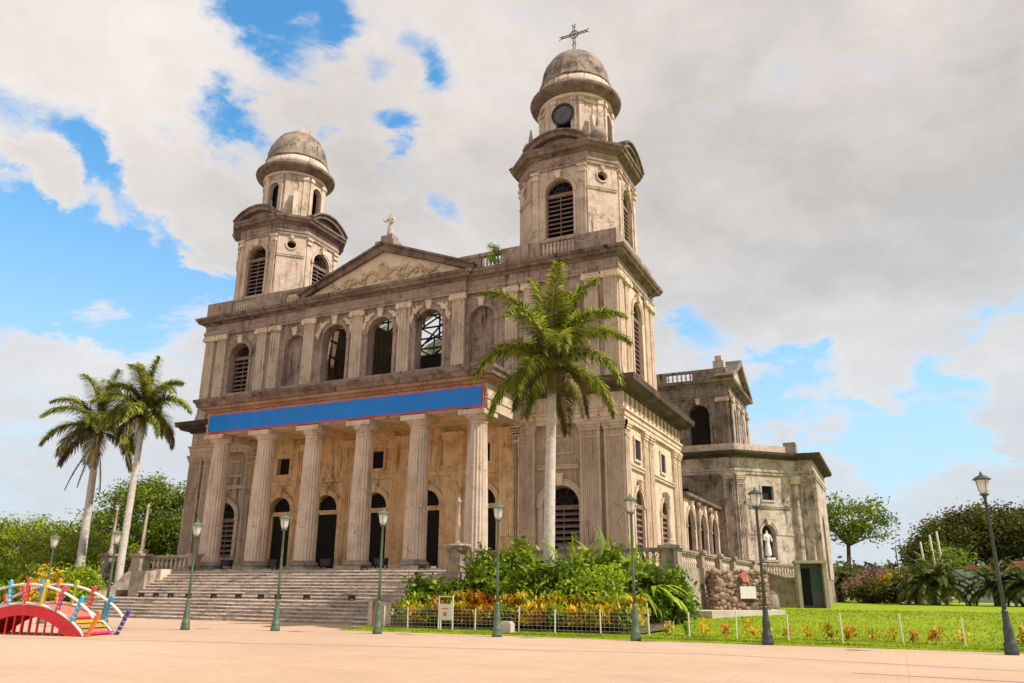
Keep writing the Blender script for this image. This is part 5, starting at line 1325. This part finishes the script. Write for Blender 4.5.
for x, y, h, n, lb in ((-12.1, 31.9, 3.5, 60, 'tall long-leaved plant left of the palm trunk base'), (-11.0, 32.2, 3.7, 70, 'tallest long-leaved plant right of the palm trunk'), (-9.9, 32.2, 3.3, 60, 'long-leaved plant before the tower corner pilaster'),
                       (-14.0, 30.9, 2.6, 30, 'arching long-leaved plant in the middle of the bed'), (-9.3, 33.0, 2.8, 40, 'long-leaved plant leaning against the terrace rail')):
    blade_plant(x, y, .2, h * .98, int(n * .9), lb, w=.25)


def areca(x, y, z0, h, L_, nf, label, seed, mat='leaf_bush_light'):
    global rng
    rng = np.random.default_rng(seed); root = empty('bush_palm', (x, y, z0), label, 'palm', 'feathery bush palms in the bed'); ps = []; rs_ = MB()
    for i in range(nf):
        f_ = i / nf; (V, Fq_), pp = frond((x + rng.normal(0, .2), y + rng.normal(0, .2), z0 + h * (.35 + .3 * rng.random())), 2.399 * i, R(82 - 62 * f_), L_ * (.8 + .3 * rng.random()), 1.1 + 1.0 * f_, .50, 34, plume=False, wdt=.062, hang=.8); ps.append((V, Fq_)); rs_.tube([tuple(q) for q in pp[::2]], .018, 4)
    V, Fq_ = merge(ps); mesh_np('fronds', V, Fq_, mat, root); rs_.make('frond_stalks', 'leaf_palm_dry', root, recalc=False)
    m = MB()
    for i in range(5): t = i * 1.3; m.tube([(x + .12 * math.cos(t), y + .12 * math.sin(t), z0 - .05), (x + .22 * math.cos(t), y + .22 * math.sin(t), z0 + h * .5)], .04, 6)
    m.make('stems', 'leaf_palm_dry', root, recalc=False)


areca(-15.9, 30.3, .2, 2.2, 1.8, 22, 'feathery bush palm next to the urn-like stair pedestal', 51)
areca(-11.6, 30.9, .2, 2.5, 2.1, 26, 'feathery bush palm directly at the foot of the royal palm', 52)
areca(-10.3, 31.4, .2, 2.3, 2.0, 24, 'feathery bush palm below the tower corner', 53)
areca(-9.4, 32.1, .2, 1.9, 1.45, 26, 'drooping feathery bush palm at the right end of the bed', 54, 'leaf_bush')
rng = np.random.default_rng(78)


def hedge_plants(x0, x1, n, y0, y1, mats, h, label, name='croton_plant', group='croton plants of the low hedge', per=70):
    protos = {}
    for i in range(n):
        mt = mats(i / max(1, n - 1)); x = x0 + (x1 - x0) * (i + .5) / n + rng.normal(0, .06); y = y0 + (y1 - y0) * rng.random()
        key = (mt, rng.integers(3))
        if key not in protos:
            B = np.stack([rng.normal(0, .12, per * 2), rng.normal(0, .12, per * 2), .10 + rng.random(per * 2) * h * .85], 1); az = rng.random(per * 2) * 2 * PI; el = R(20) + rng.random(per * 2) * R(60)
            D = np.stack([np.cos(az) * np.cos(el), np.sin(az) * np.cos(el), np.sin(el)], 1)
            V, Fq_ = blades(B, D, .20 * (.7 + .6 * rng.random(per * 2)), np.full(per * 2, .058), np.full(per * 2, .9), 3)
            o = mesh_np(name, V, Fq_, mt); protos[key] = o.data; bpy.data.objects.remove(o)
        o = bpy.data.objects.new(name, protos[key]); scn.collection.objects.link(o); s_ = 1.0 + .4 * rng.random(); o.location = (x, y, .12); o.scale = (s_ * 1.1, s_ * 1.1, s_); o.rotation_euler = (0, 0, rng.random() * 6.28)
        tag(o, label(mt, i, n), 'plant', group)


NM = {'leaf_croton': 'yellow', 'leaf_croton_red': 'orange-red', 'leaf_bush_light': 'light green', 'leaf_bush': 'green'}
ORD = ['first', 'second', 'third', 'fourth', 'fifth', 'sixth', 'seventh', 'eighth', 'ninth', 'tenth', 'eleventh', 'twelfth', 'thirteenth', 'fourteenth', 'fifteenth', 'sixteenth', 'seventeenth', 'eighteenth', 'nineteenth', 'twentieth',
       'twenty-first', 'twenty-second', 'twenty-third', 'twenty-fourth', 'twenty-fifth', 'twenty-sixth', 'twenty-seventh', 'twenty-eighth', 'twenty-ninth', 'thirtieth', 'thirty-first', 'thirty-second', 'thirty-third', 'thirty-fourth', 'thirty-fifth', 'thirty-sixth', 'thirty-seventh', 'thirty-eighth', 'thirty-ninth', 'fortieth']


def mix1(t):
    q = rng.random()
    if t < .22: return 'leaf_croton' if q < .4 else ('leaf_croton_red' if q < .55 else 'leaf_bush_light')
    if t < .52: return 'leaf_croton_red' if q < .75 else 'leaf_croton'
    return 'leaf_croton' if q < .72 else ('leaf_croton_red' if q < .78 else 'leaf_bush_light')


hedge_plants(-18.0, -8.6, 38, 28.5, 28.9, mix1, .95, lambda mt, i, n: f'{NM[mt]} croton in the back row of the fenced hedge, {ORD[i]} from the left')
hedge_plants(-18.1, -8.4, 36, 28.0, 28.3, lambda t: ('leaf_bush_light' if rng.random() < .45 else mix1(t)), .62, lambda mt, i, n: f'low {NM[mt]} croton in the front row behind the wire fence, {ORD[i]} from the left')
# small plants dotted along the lawn edge
lx = [-7.25, -6.6, -5.95, -5.3, -4.5, -4.05, -3.35, -2.75, -2.1, -1.5, -.85, -.3, .3, .85, 1.6, 3.1, 4.2]
protos = []
for k_, mt in enumerate(('leaf_croton', 'leaf_croton_red', 'leaf_bush')):
    n = 46; B = np.stack([rng.normal(0, .07, n), rng.normal(0, .07, n), .03 + rng.random(n) * .26], 1); az = rng.random(n) * 2 * PI; el = R(10) + rng.random(n) * R(65)
    D = np.stack([np.cos(az) * np.cos(el), np.sin(az) * np.cos(el), np.sin(el)], 1); V, Fq_ = blades(B, D, .17 * (.7 + .6 * rng.random(n)), np.full(n, .05), np.full(n, .9), 3)
    o = mesh_np('small_plant', V, Fq_, mt); protos.append(o.data); bpy.data.objects.remove(o)
for i, x in enumerate(lx):
    k_ = (0, 2, 0, 1, 0, 0, 1, 0, 0, 1, 0, 0, 1, 1, 0, 0, 0)[i]
    o = bpy.data.objects.new('small_plant', protos[k_]); scn.collection.objects.link(o); y = 27.9 + rng.normal(0, .15); o.location = (x, y, lawn_z(x, y) - .01); s_ = 1.0 + .5 * rng.random(); o.scale = (s_, s_, s_); o.rotation_euler = (0, 0, rng.random() * 6)
    tag(o, f'small {("yellow", "red-orange", "dark green")[k_]} plant on the lawn edge, {ORD[i]} from the left', 'plant', 'small plants along the lawn edge')

# ---- wire fence with white posts
fn = empty('garden_fence', (-12, 27.2, 0), 'low wire mesh fence on thin white posts along the flower bed and lawn', 'fence')
fx = [-18.35, -17.3, -15.75, -14.35, -12.55, -11.1, -9.45, -7.7, -6.35, -4.85, -3.25, -1.68, -.02, 1.58, 3.2, 4.9]
for i, x in enumerate(fx):
    y = 27.25 + .08 * math.sin(i * 2.3); m = MB(); zz = lawn_z(x, y); t = .05 * math.sin(i * 5.1)
    m.tube([(x, y, zz - .05), (x + t * .5, y, zz + .82 + .06 * math.sin(i * 3.7))], .024, 6); m.make('post', 'white_paint', fn)
m = MB()
for k_ in range(6): m.tube([(-18.35, 27.27, .16 + k_ * .125), (-7.7, 27.27, .18 + k_ * .125)], .0042, 3)
x = -18.3
while x < -7.7: m.tube([(x, 27.27, .14), (x, 27.27, .80)], .0042, 3); x += .17
m.make('wire_mesh', 'wire', fn, recalc=False)

# ---- notice board, kerb block
nb = empty('notice_board', (-15.45, 27.9, .1), 'small white framed notice board with faint print, behind the wire fence', 'notice board')
for x in (-15.78, -15.18):
    m = MB(); m.box(x, x + .04, 27.0, 27.04, .05, 1.28); m.make('leg', 'white_paint', nb)
m = MB(); m.box(-15.74, -15.18, 27.0, 27.03, 1.24, 1.28); m.make('top_bar', 'white_paint', nb)
m = MB(); m.box(-15.73, -15.19, 26.98, 27.0, .42, .98); sgn = m.make('sign_panel', 'paper', nb)
m = MB(); m.box(-15.60, -15.32, 26.972, 26.979, .80, .84); m.box(-15.54, -15.40, 26.972, 26.979, .56, .70); sub(m, 'faded_print', 'deck_red', sgn)
m = MB(); m.vprism([(-12.8, 26.2), (-12.38, 26.2), (-12.38, 26.55), (-12.8, 26.55)], .0, .40); m.vprism([(-12.76, 26.24), (-12.42, 26.24), (-12.42, 26.51), (-12.76, 26.51)], .40, .46)
tag(m.make('stone_block', 'slab_concrete'), 'squat pale stone block on the grass edge right of the lamp', 'block')

# ---- rubble monument with white plaque on its concrete slab
mo = empty('rubble_monument', (-7.2, 41, .3), 'rough rubble stone wall monument with blank white plaque and red emblem on a concrete slab', 'monument')
m = MB(); m.vprism([(-9.95, 38.5), (-7.75, 37.9), (-5.05, 42.2), (-6.2, 44.6), (-9.3, 42.6)], .1, .62); m.make('slab', 'slab_concrete', mo)
fm = F(-7.95, 40.25, 37); LW = 2.75
m = MB(fm); m.box(0, LW, -.95, -.10, .6, 2.30); core = m.make('wall_core', 'rubble', mo)
rs = random.Random(9); m = MB()
ico = bmesh.new(); bmesh.ops.create_icosphere(ico, subdivisions=1, radius=1); iv = [tuple(v.co) for v in ico.verts]; ifc = [tuple(v.index for v in f_.verts) for f_ in ico.faces]; ico.free()


def stone_lump(mb, f, u, d, z, r_):
    sx, sy, sz = r_ * (.85 + rs.random() * .5), r_ * .8, r_ * (.75 + rs.random() * .4); ro = rs.random() * PI
    vs = [(u + (a * math.cos(ro) - c * math.sin(ro)) * sx * (1 + .15 * rs.random()), d + b * sy, z + (a * math.sin(ro) + c * math.cos(ro)) * sz * (1 + .15 * rs.random())) for a, b, c in iv]
    mb.F = f; mb.add(vs, ifc)


z_ = .72; row = 0
while z_ < 2.42:
    u = -.02 + (row % 2) * .11
    while u < LW + .02:
        stone_lump(m, fm, u, -.08 + rs.random() * .08, z_ + (rs.random() - .5) * .12, .09 + rs.random() * .09); u += .19 + rs.random() * .11
    d_ = -.2
    while d_ > -1.0: stone_lump(m, fm, LW + .02, d_, z_, .14); stone_lump(m, fm, -.03, d_, z_, .14); d_ -= .27
    z_ += .21; row += 1
u = .1
while u < LW: stone_lump(m, fm, u, -.3 - rs.random() * .5, 2.32 + rs.random() * .06, .16); u += .22
m.make('rubble_stones', 'rubble', mo, recalc=True)
m = MB(fm); m.box(1.18, 2.0, .09, .16, 1.15, 1.72); m.make('plaque', 'white_paint', mo)
m = MB(fm); m.prism([(1.45 + .17 * math.cos(t) * (1 + .2 * math.sin(3 * t)), 2.15 + .24 * math.sin(t)) for t in [2 * PI * j / 14 for j in range(14)]], .06, .16); m.prism([(1.5, 1.98), (1.72, 1.84), (1.74, 1.94), (1.6, 2.1)], .06, .15); m.make('red_emblem', 'deck_red', mo)
bush(-9.8, 41.5, .35, .8, 1.5, 'bright green shrub between the corner pedestal and the rubble monument', 'leaf_bush_light', 28, 80, .18, group='shrubs in the flower bed', spread=.2)
m = MB(); m.box(-10.75, -10.55, 38.2, 38.4, .2, 2.0); m.box(-10.8, -10.0, 38.25, 38.35, 1.25, 1.37); m.box(-10.8, -10.5, 38.15, 38.45, .2, .3)
tag(m.make('sign_post', 'slab_concrete'), 'pale square post with short dark arm beside the small green shrub', 'post')

# ---- ramp wall and round stone between monument and kiosk
rw = empty('ramp_wall', (-5.5, 54, .4), 'low sloping ramp wall with rail descending beside the transept terrace', 'wall')
m = MB(); m.F = F(-8.6, 57.6, 4); m.prism([(0, .3), (2.9, .3), (2.9, 1.95), (0, 2.80)], -.35, 0); m.make('wall_body', 'stone_terrace', rw)
m = MB(); m.F = F(-8.6, 57.6, 4); m.prism([(-.1, 2.82), (2.95, 1.93), (2.95, 2.07), (-.1, 2.96)], -.45, .1); m.make('coping', 'stone_terrace', rw)
m = MB(); m.lathe(-7.6, 50.5, [(1.1, .3), (1.25, .6), (1.2, 1.3), (.95, 1.5), (.0, 1.52)], 20); tag(m.make('round_plinth', 'stone_transept_dark_shade', None, True), 'dark rounded stone plinth behind the rubble monument', 'plinth')

# ---- concrete kiosk
kx = F(-5.72, 55.4, 14); kk = empty('concrete_kiosk', (-4.8, 56, .4), 'tall narrow concrete kiosk, open at the front with a dark interior, on the lawn', 'kiosk')
m = MB(kx); m.box(0, .22, -1.3, 0, .3, 3.2); m.box(1.60, 1.85, -1.3, 0, .3, 3.2); m.box(.22, 1.60, -1.3, -1.15, .3, 3.2); m.make('side_walls', 'concrete_kiosk', kk)
m = MB(kx); m.box(-.06, 1.91, -1.36, .08, 3.2, 3.38); m.make('roof_slab', 'concrete_kiosk', kk)
m = MB(kx); m.box(.22, 1.60, -.75, -.70, .42, 3.19); m.make('inner_panel_shade', 'clock_face', kk)  # dark sheet painting the shade inside the open front
m = MB(kx); m.box(1.0, 1.5, -.69, -.66, 1.5, 2.75); m.make('glass_pane', 'teal_panel', kk)
m = MB(kx); m.box(.3, .9, -.69, -.66, .6, 2.9); m.make('inner_shade', 'dark', kk)  # near-black patch, deeper shade painted into the kiosk interior

# ---- right side: small palms, bougainvillea, hedge, trees, posts, low building


def cycad(x, y, z0, h, r, nf, label, seed, name='small_palm'):
    global rng
    rng = np.random.default_rng(seed); root = empty(name, (x, y, z0), label, 'palm', 'small palms on the far lawn'); ps = []; rs_ = MB()
    for i in range(nf):
        f_ = i / nf; (V, Fq_), pp = frond((x, y, z0 + h * .45), 2.399 * i, R(74 - 78 * f_), r * 1.3, 1.35 + .7 * f_, r * .34, 34, plume=False, wdt=.09); ps.append((V, Fq_)); rs_.tube([tuple(q) for q in pp[::2]], .03, 4)
    V, Fq_ = merge(ps); mesh_np('fronds', V, Fq_, 'leaf_cycad', root); rs_.make('frond_stalks', 'leaf_palm_dry', root, recalc=False)
    m = MB(); m.lathe(x, y, [(.34, z0 - .1), (.28, z0 + .2), (.30, z0 + h * .4), (.22, z0 + h * .5)], 10); m.make('trunk', 'bark', root)


cycad(-4.9, 84, .45, 3.7, 2.1, 34, 'small palm on the lawn just right of the concrete kiosk', 31)
cycad(2.75, 74, .45, 3.4, 2.5, 46, 'widest small palm, beside the bougainvillea', 32)
cycad(1.5, 79, .45, 2.6, 2.2, 26, 'small palm partly hidden behind the widest one', 35)
cycad(6.9, 73, .45, 3.0, 2.1, 40, 'small palm left of the tall dark lamp, at the lawn\'s far right', 33)
cycad(8.9, 72, .45, 3.0, 2.1, 40, 'small palm at the right border of the picture', 34)
rng = np.random.default_rng(99)
bush(-2.0, 80, .4, 2.0, 2.6, 'pink and yellow bougainvillea bush between the small palms', 'leaf_bougain', 36, 80, .26, group='shrubs on the far lawn', spread=.35)
bush(-1.6, 78.5, .4, 1.9, 1.9, 'dark green bush under the bougainvillea flowers', 'leaf_tree_dark', 36, 80, .26, group='shrubs on the far lawn', spread=.35)
bush(-.2, 79.5, .4, 1.5, 2.3, 'yellow-orange flowering bush next to the bougainvillea', 'leaf_croton', 30, 70, .24, group='shrubs on the far lawn', spread=.35)
bush(3.6, 28.9, .1, .5, .5, 'low red and green shrub at the right border by the lamp', 'leaf_croton_red', 20, 30, .12, group='shrubs on the far lawn', spread=.1)
hd = []; C = np.stack([rng.uniform(-9, 4.6, 150), 90 + rng.normal(0, .8, 150), 1.2 + rng.random(150) * 1.7], 1); V = leaves(C, 60, (.7, .5, .45), .34)
tag(mesh_np('hedge', V, quads(V), 'leaf_tree_dark'), 'long dark clipped hedge along the far edge of the lawn', 'hedge')
tree(-4.6, 96, 0, 6.2, (-3.9, 96, 9.2), (3.9, 3.4, 2.5), 'airy spreading tree with bare lower limbs right of the transept', 'leaf_tree', 34, 120, .36, .66, 'trees right of the cathedral', rt=.30, limbs=16)
T = [(5.4, 122, 6.0, 2.6, 2.4, 'low dark tree at the left end of the wooded mass', 'leaf_tree_dark'), (8.4, 124, 8.0, 4.6, 3.0, 'dark spreading tree behind the pale palm trunks', 'leaf_tree_dark'), (12.5, 126, 8.6, 6.5, 3.4, 'broad dark tree in the middle of the wooded mass', 'leaf_tree_dark'),
     (18.5, 122, 8.2, 6, 3.6, 'broad dark tree at the right border', 'leaf_tree_dark'), (24, 130, 9, 7, 4, 'dark tree beyond the right border', 'leaf_tree_dark')]
for x, y, z_, rx, rz, lb, mt in T: tree(x, y, 0, 4.0, (x, y, z_), (rx, 4.5, rz), lb, mt, 70, 230, .42, .95, 'trees right of the cathedral', rt=.4)
tree(5.9, 108, 0, 2.5, (5.9, 108, 4.6), (1.9, 1.8, 1.8), 'small bright green tree in front of the dark wood', 'leaf_bush', 24, 70, .40, .6, 'trees right of the cathedral', rt=.15)
for x, y, t, lb in ((3.25, 104, 6.9, 'thin pale bare trunk, leftmost of the three before the dark wood'), (4.25, 103, 7.6, 'pale bare trunk, middle one of the three before the dark wood'), (4.95, 102, 7.9, 'thickest pale bare trunk, right one of the three before the dark wood')):
    m = MB(); m.tube([(x, y, 0), (x - .05, y, t * .5), (x - .15, y, t)], [.16, .14, .11], 8); tag(m.make('bare_trunk', 'path_mat', None, True), lb, 'trunk', 'bare pale trunks')
lb = empty('low_building', (9, 88, 0), 'low grey-blue building with red roof patches behind the small palms', 'building')
m = MB(); m.box(5.6, 20, 92, 96, 0, 3.55); m.make('wall', 'far_wall', lb)
m = MB(); m.vprism([(6.6, 91.6), (8.6, 91.6), (8.6, 96), (6.6, 96)], 3.56, 3.95); m.F = F(0, 93, 0); m.prism([(10, 3.56), (16, 3.56), (14.5, 4.35), (11, 4.35)], -3, 1.2); m.make('roof', 'far_roof', lb)
m = MB(); m.F = F(0, 112, 0); m.prism([(-3.2, 4.0), (-1.0, 4.0), (-2.8, 4.9)], -6, 0); m.F = W3; m.box(-3.1, -1.1, 112.1, 117.9, 0, 4.0)
tag(m.make('blue_roofed_shed', 'far_roof_blue'), 'distant shed with a steep blue roof behind the bougainvillea', 'shed')
for i, (x, t) in enumerate(((.6, 6.1), (1.35, 6.6), (2.0, 6.3))):
    m = MB(); m.tube([(x, 150, 0), (x, 150, t + 2.5)], [.12, .10], 6); m.box(x - .7, x + .7, 149.95, 150.05, t + 2.0, t + 2.12); tag(m.make('utility_pole', 'bark'), ('left', 'middle', 'right')[i] + ' one of three distant utility poles against the sky', 'pole', 'distant utility poles')
C = np.stack([rng.uniform(-130, 60, 500), 260 + rng.normal(0, 8, 500), 1.5 + rng.random(500) * 5.5], 1); V = leaves(C, 26, (3.0, 2, 1.3), 1.7)
tag(mesh_np('far_woods', V, quads(V), 'leaf_tree_dark'), 'distant dark line of woodland on the horizon', 'woods', kind='stuff')
C = np.stack([rng.uniform(-170, -60, 300), 75 + rng.normal(0, 5, 300), 1.0 + rng.random(300) * 4.5], 1); V = leaves(C, 60, (1.8, 1.4, .8), .7)
tag(mesh_np('left_woods', V, quads(V), 'leaf_tree_dark'), 'dark mass of trees closing the view at the far left', 'woods', kind='stuff')
# plant on the roof balustrade
bush(-20.2, 40.5, 21.0, .55, 1.2, 'leafy green weed growing from the roof balustrade left of the right tower', 'leaf_bush_light', 14, 30, .16, group=None, spread=.14, stems=3, name='roof_weed', cat='plant')

# ------------------------------------------------------------------ floodlights
def floodlight(x, y, z_, label, s=1.0, group='floodlights on the stairs', rz=0):
    root = empty('floodlight', (x, y, z_), label, 'floodlight', group); WORLDLOC[root.name] = Vector((0, 0, 0)); root.rotation_euler = (0, 0, rz)
    m = MB(); m.prism([(-.20 * s, .12 * s), (.20 * s, .12 * s), (.24 * s, .36 * s), (-.24 * s, .36 * s)], -.12 * s, .12 * s); m.make('housing', 'iron', root)
    m = MB(); m.box(-.26 * s, -.235 * s, -.05, .05, 0, .26 * s); m.box(.235 * s, .26 * s, -.05, .05, 0, .26 * s); m.box(-.26 * s, .26 * s, -.05, .05, 0, .03); m.make('bracket', 'iron', root)
    m = MB(); m.box(-.17 * s, .17 * s, .121 * s, .14 * s, .15 * s, .33 * s); m.make('glass', 'clock_face', root)
    return root


for i, x in enumerate((-37.7, -36.6, -35.5, -34.2, -32.4, -30.7, -29.2, -28.1, -26.3, -23.6)):
    floodlight(x, 32.2, .961, f'dark floodlight on the stair landing, {ORD[i]} from the left', .66)
for i, x in enumerate((-35.9, -32.3, -28.5, -24.9)):
    floodlight(x, 36.4, 2.52, f'large dark floodlight between the portico column bases, {ORD[i]} from the left', 1.5, 'large floodlights between the columns')
for i, x in enumerate((-37.2, -31.0, -25.0, -21.5)):
    floodlight(x, 35.05, 2.404, f'small dark floodlight on the top step, {ORD[i]} from the left', .75, 'small floodlights on the top step')

# ------------------------------------------------------------------ colourful arched footbridge
br0 = Vector((-23.84, 18.37)); far = Vector((-24.02, 19.62)); wv = (far - br0); wid = wv.length; nrm = wv.normalized(); ax = Vector((-nrm.y, nrm.x))
if ax.x > 0: ax = -ax
fbr = empty('footbridge', (br0.x, br0.y, 0), 'small arched footbridge with red sides, white handrails and rainbow coloured posts', 'footbridge')
LB = 5.3; HB = 1.0


def bp_(s, w, z): p = br0 + ax * s + nrm * w; return (p.x, p.y, z)


class BF(F):
    def __init__(s, w): s.w = w
    def __call__(s, u, d, z): return bp_(u, s.w + d, z)


def arcz(s): t = (s / LB) * 2 - 1; return HB * (1 - t * t) ** .85 if abs(t) < 1 else 0
NS = 28
for w_ in (0, wid):
    m = MB(BF(w_))
    for i in range(NS):
        s0, s1 = LB * i / NS, LB * (i + 1) / NS
        lo = lambda s_: max(0.0, arcz((s_ - .75) * LB / (LB - 1.5)) * .62 if .75 < s_ < LB - .75 else 0)
        m.prism([(s0, lo(s0)), (s1, lo(s1)), (s1, arcz(s1) - .05), (s0, max(lo(s0) + .001, arcz(s0) - .05))], -.04, .04)
    o = m.make('side_girder', 'red_paint', fbr)
    for i in range(11):
        m = MB(BF(w_)); s_ = 1.0 + i * (LB - 2.0) / 10; t = lo(s_); m.box(s_ - .025, s_ + .025, -.02, .02, 0, t + .02); sub(m, 'lattice_bar', 'red_paint', o)
    m = MB(); m.tube([bp_(LB * i / NS, w_, arcz(LB * i / NS) + .01) for i in range(NS + 1)], .055, 6); sub(m, 'white_edge', 'white_paint', o)
    m = MB(); m.tube([bp_(-.28 + (LB + .56) * i / NS, w_, arcz(LB * i / NS) + .56 + .05 * math.sin(PI * i / NS)) for i in range(NS + 1)], .045, 6); m.make('handrail', 'white_paint', fbr)
m = MB(BF(0))
for i in range(NS): s0, s1 = LB * i / NS, LB * (i + 1) / NS; m.prism([(s0, arcz(s0) - .12), (s1, arcz(s1) - .12), (s1, arcz(s1) - .05), (s0, arcz(s0) - .05)], .06, wid - .06)
m.make('deck', 'deck_red', fbr)
for i, c_ in enumerate(('post_pink', 'post_green', 'post_yellow', 'post_red')):
    m = MB(BF(0)); m.box(.02 + i * .24, .2 + i * .24, .08, wid - .08, max(.02, arcz(.1 + i * .24) - .04), arcz(.1 + i * .24) + .02); m.make('step_board', c_, fbr)
cols = [['post_orange', 'post_skyblue', 'post_pink', 'post_yellow', 'post_red', 'post_skyblue', 'post_orange', 'post_pink', 'post_purple'], ['post_purple', 'post_blue', 'post_red', 'post_green', 'post_orange', 'post_blue', 'post_pink', 'post_red', 'post_yellow']]
for r_, w_ in enumerate((0, wid)):
    for i in range(9):
        s_ = -.12 + .02 + i * (LB + .2) / 8.0; zb = arcz(max(0, min(LB, s_))); tlt = (s_ - LB / 2) / (LB / 2) * .36
        m = MB(); a = Vector(bp_(s_, w_, zb - .02)); b = Vector(bp_(s_ + tlt, w_, zb + .74)); m.tube([tuple(a), tuple(a.lerp(b, .92)), tuple(b)], [.068, .068, .068], 8)
        p = m.make('rail_post', cols[r_][i], fbr)
        for q in range(4): m = MB(); c0 = a.lerp(b, .2 + q * .2); m.tube([tuple(c0), tuple(c0.lerp(b, .05))], .0705, 8); sub(m, 'painted_band', ('post_orange', 'white_paint', 'post_skyblue', 'post_yellow')[(i + r_) % 4], p)
        m = MB(); m.lathe(b.x, b.y, [(.06, b.z - .02), (.062, b.z + .03), (.05, b.z + .06), (.02, b.z + .08)], 8); sub(m, 'knob', cols[r_][i], p)
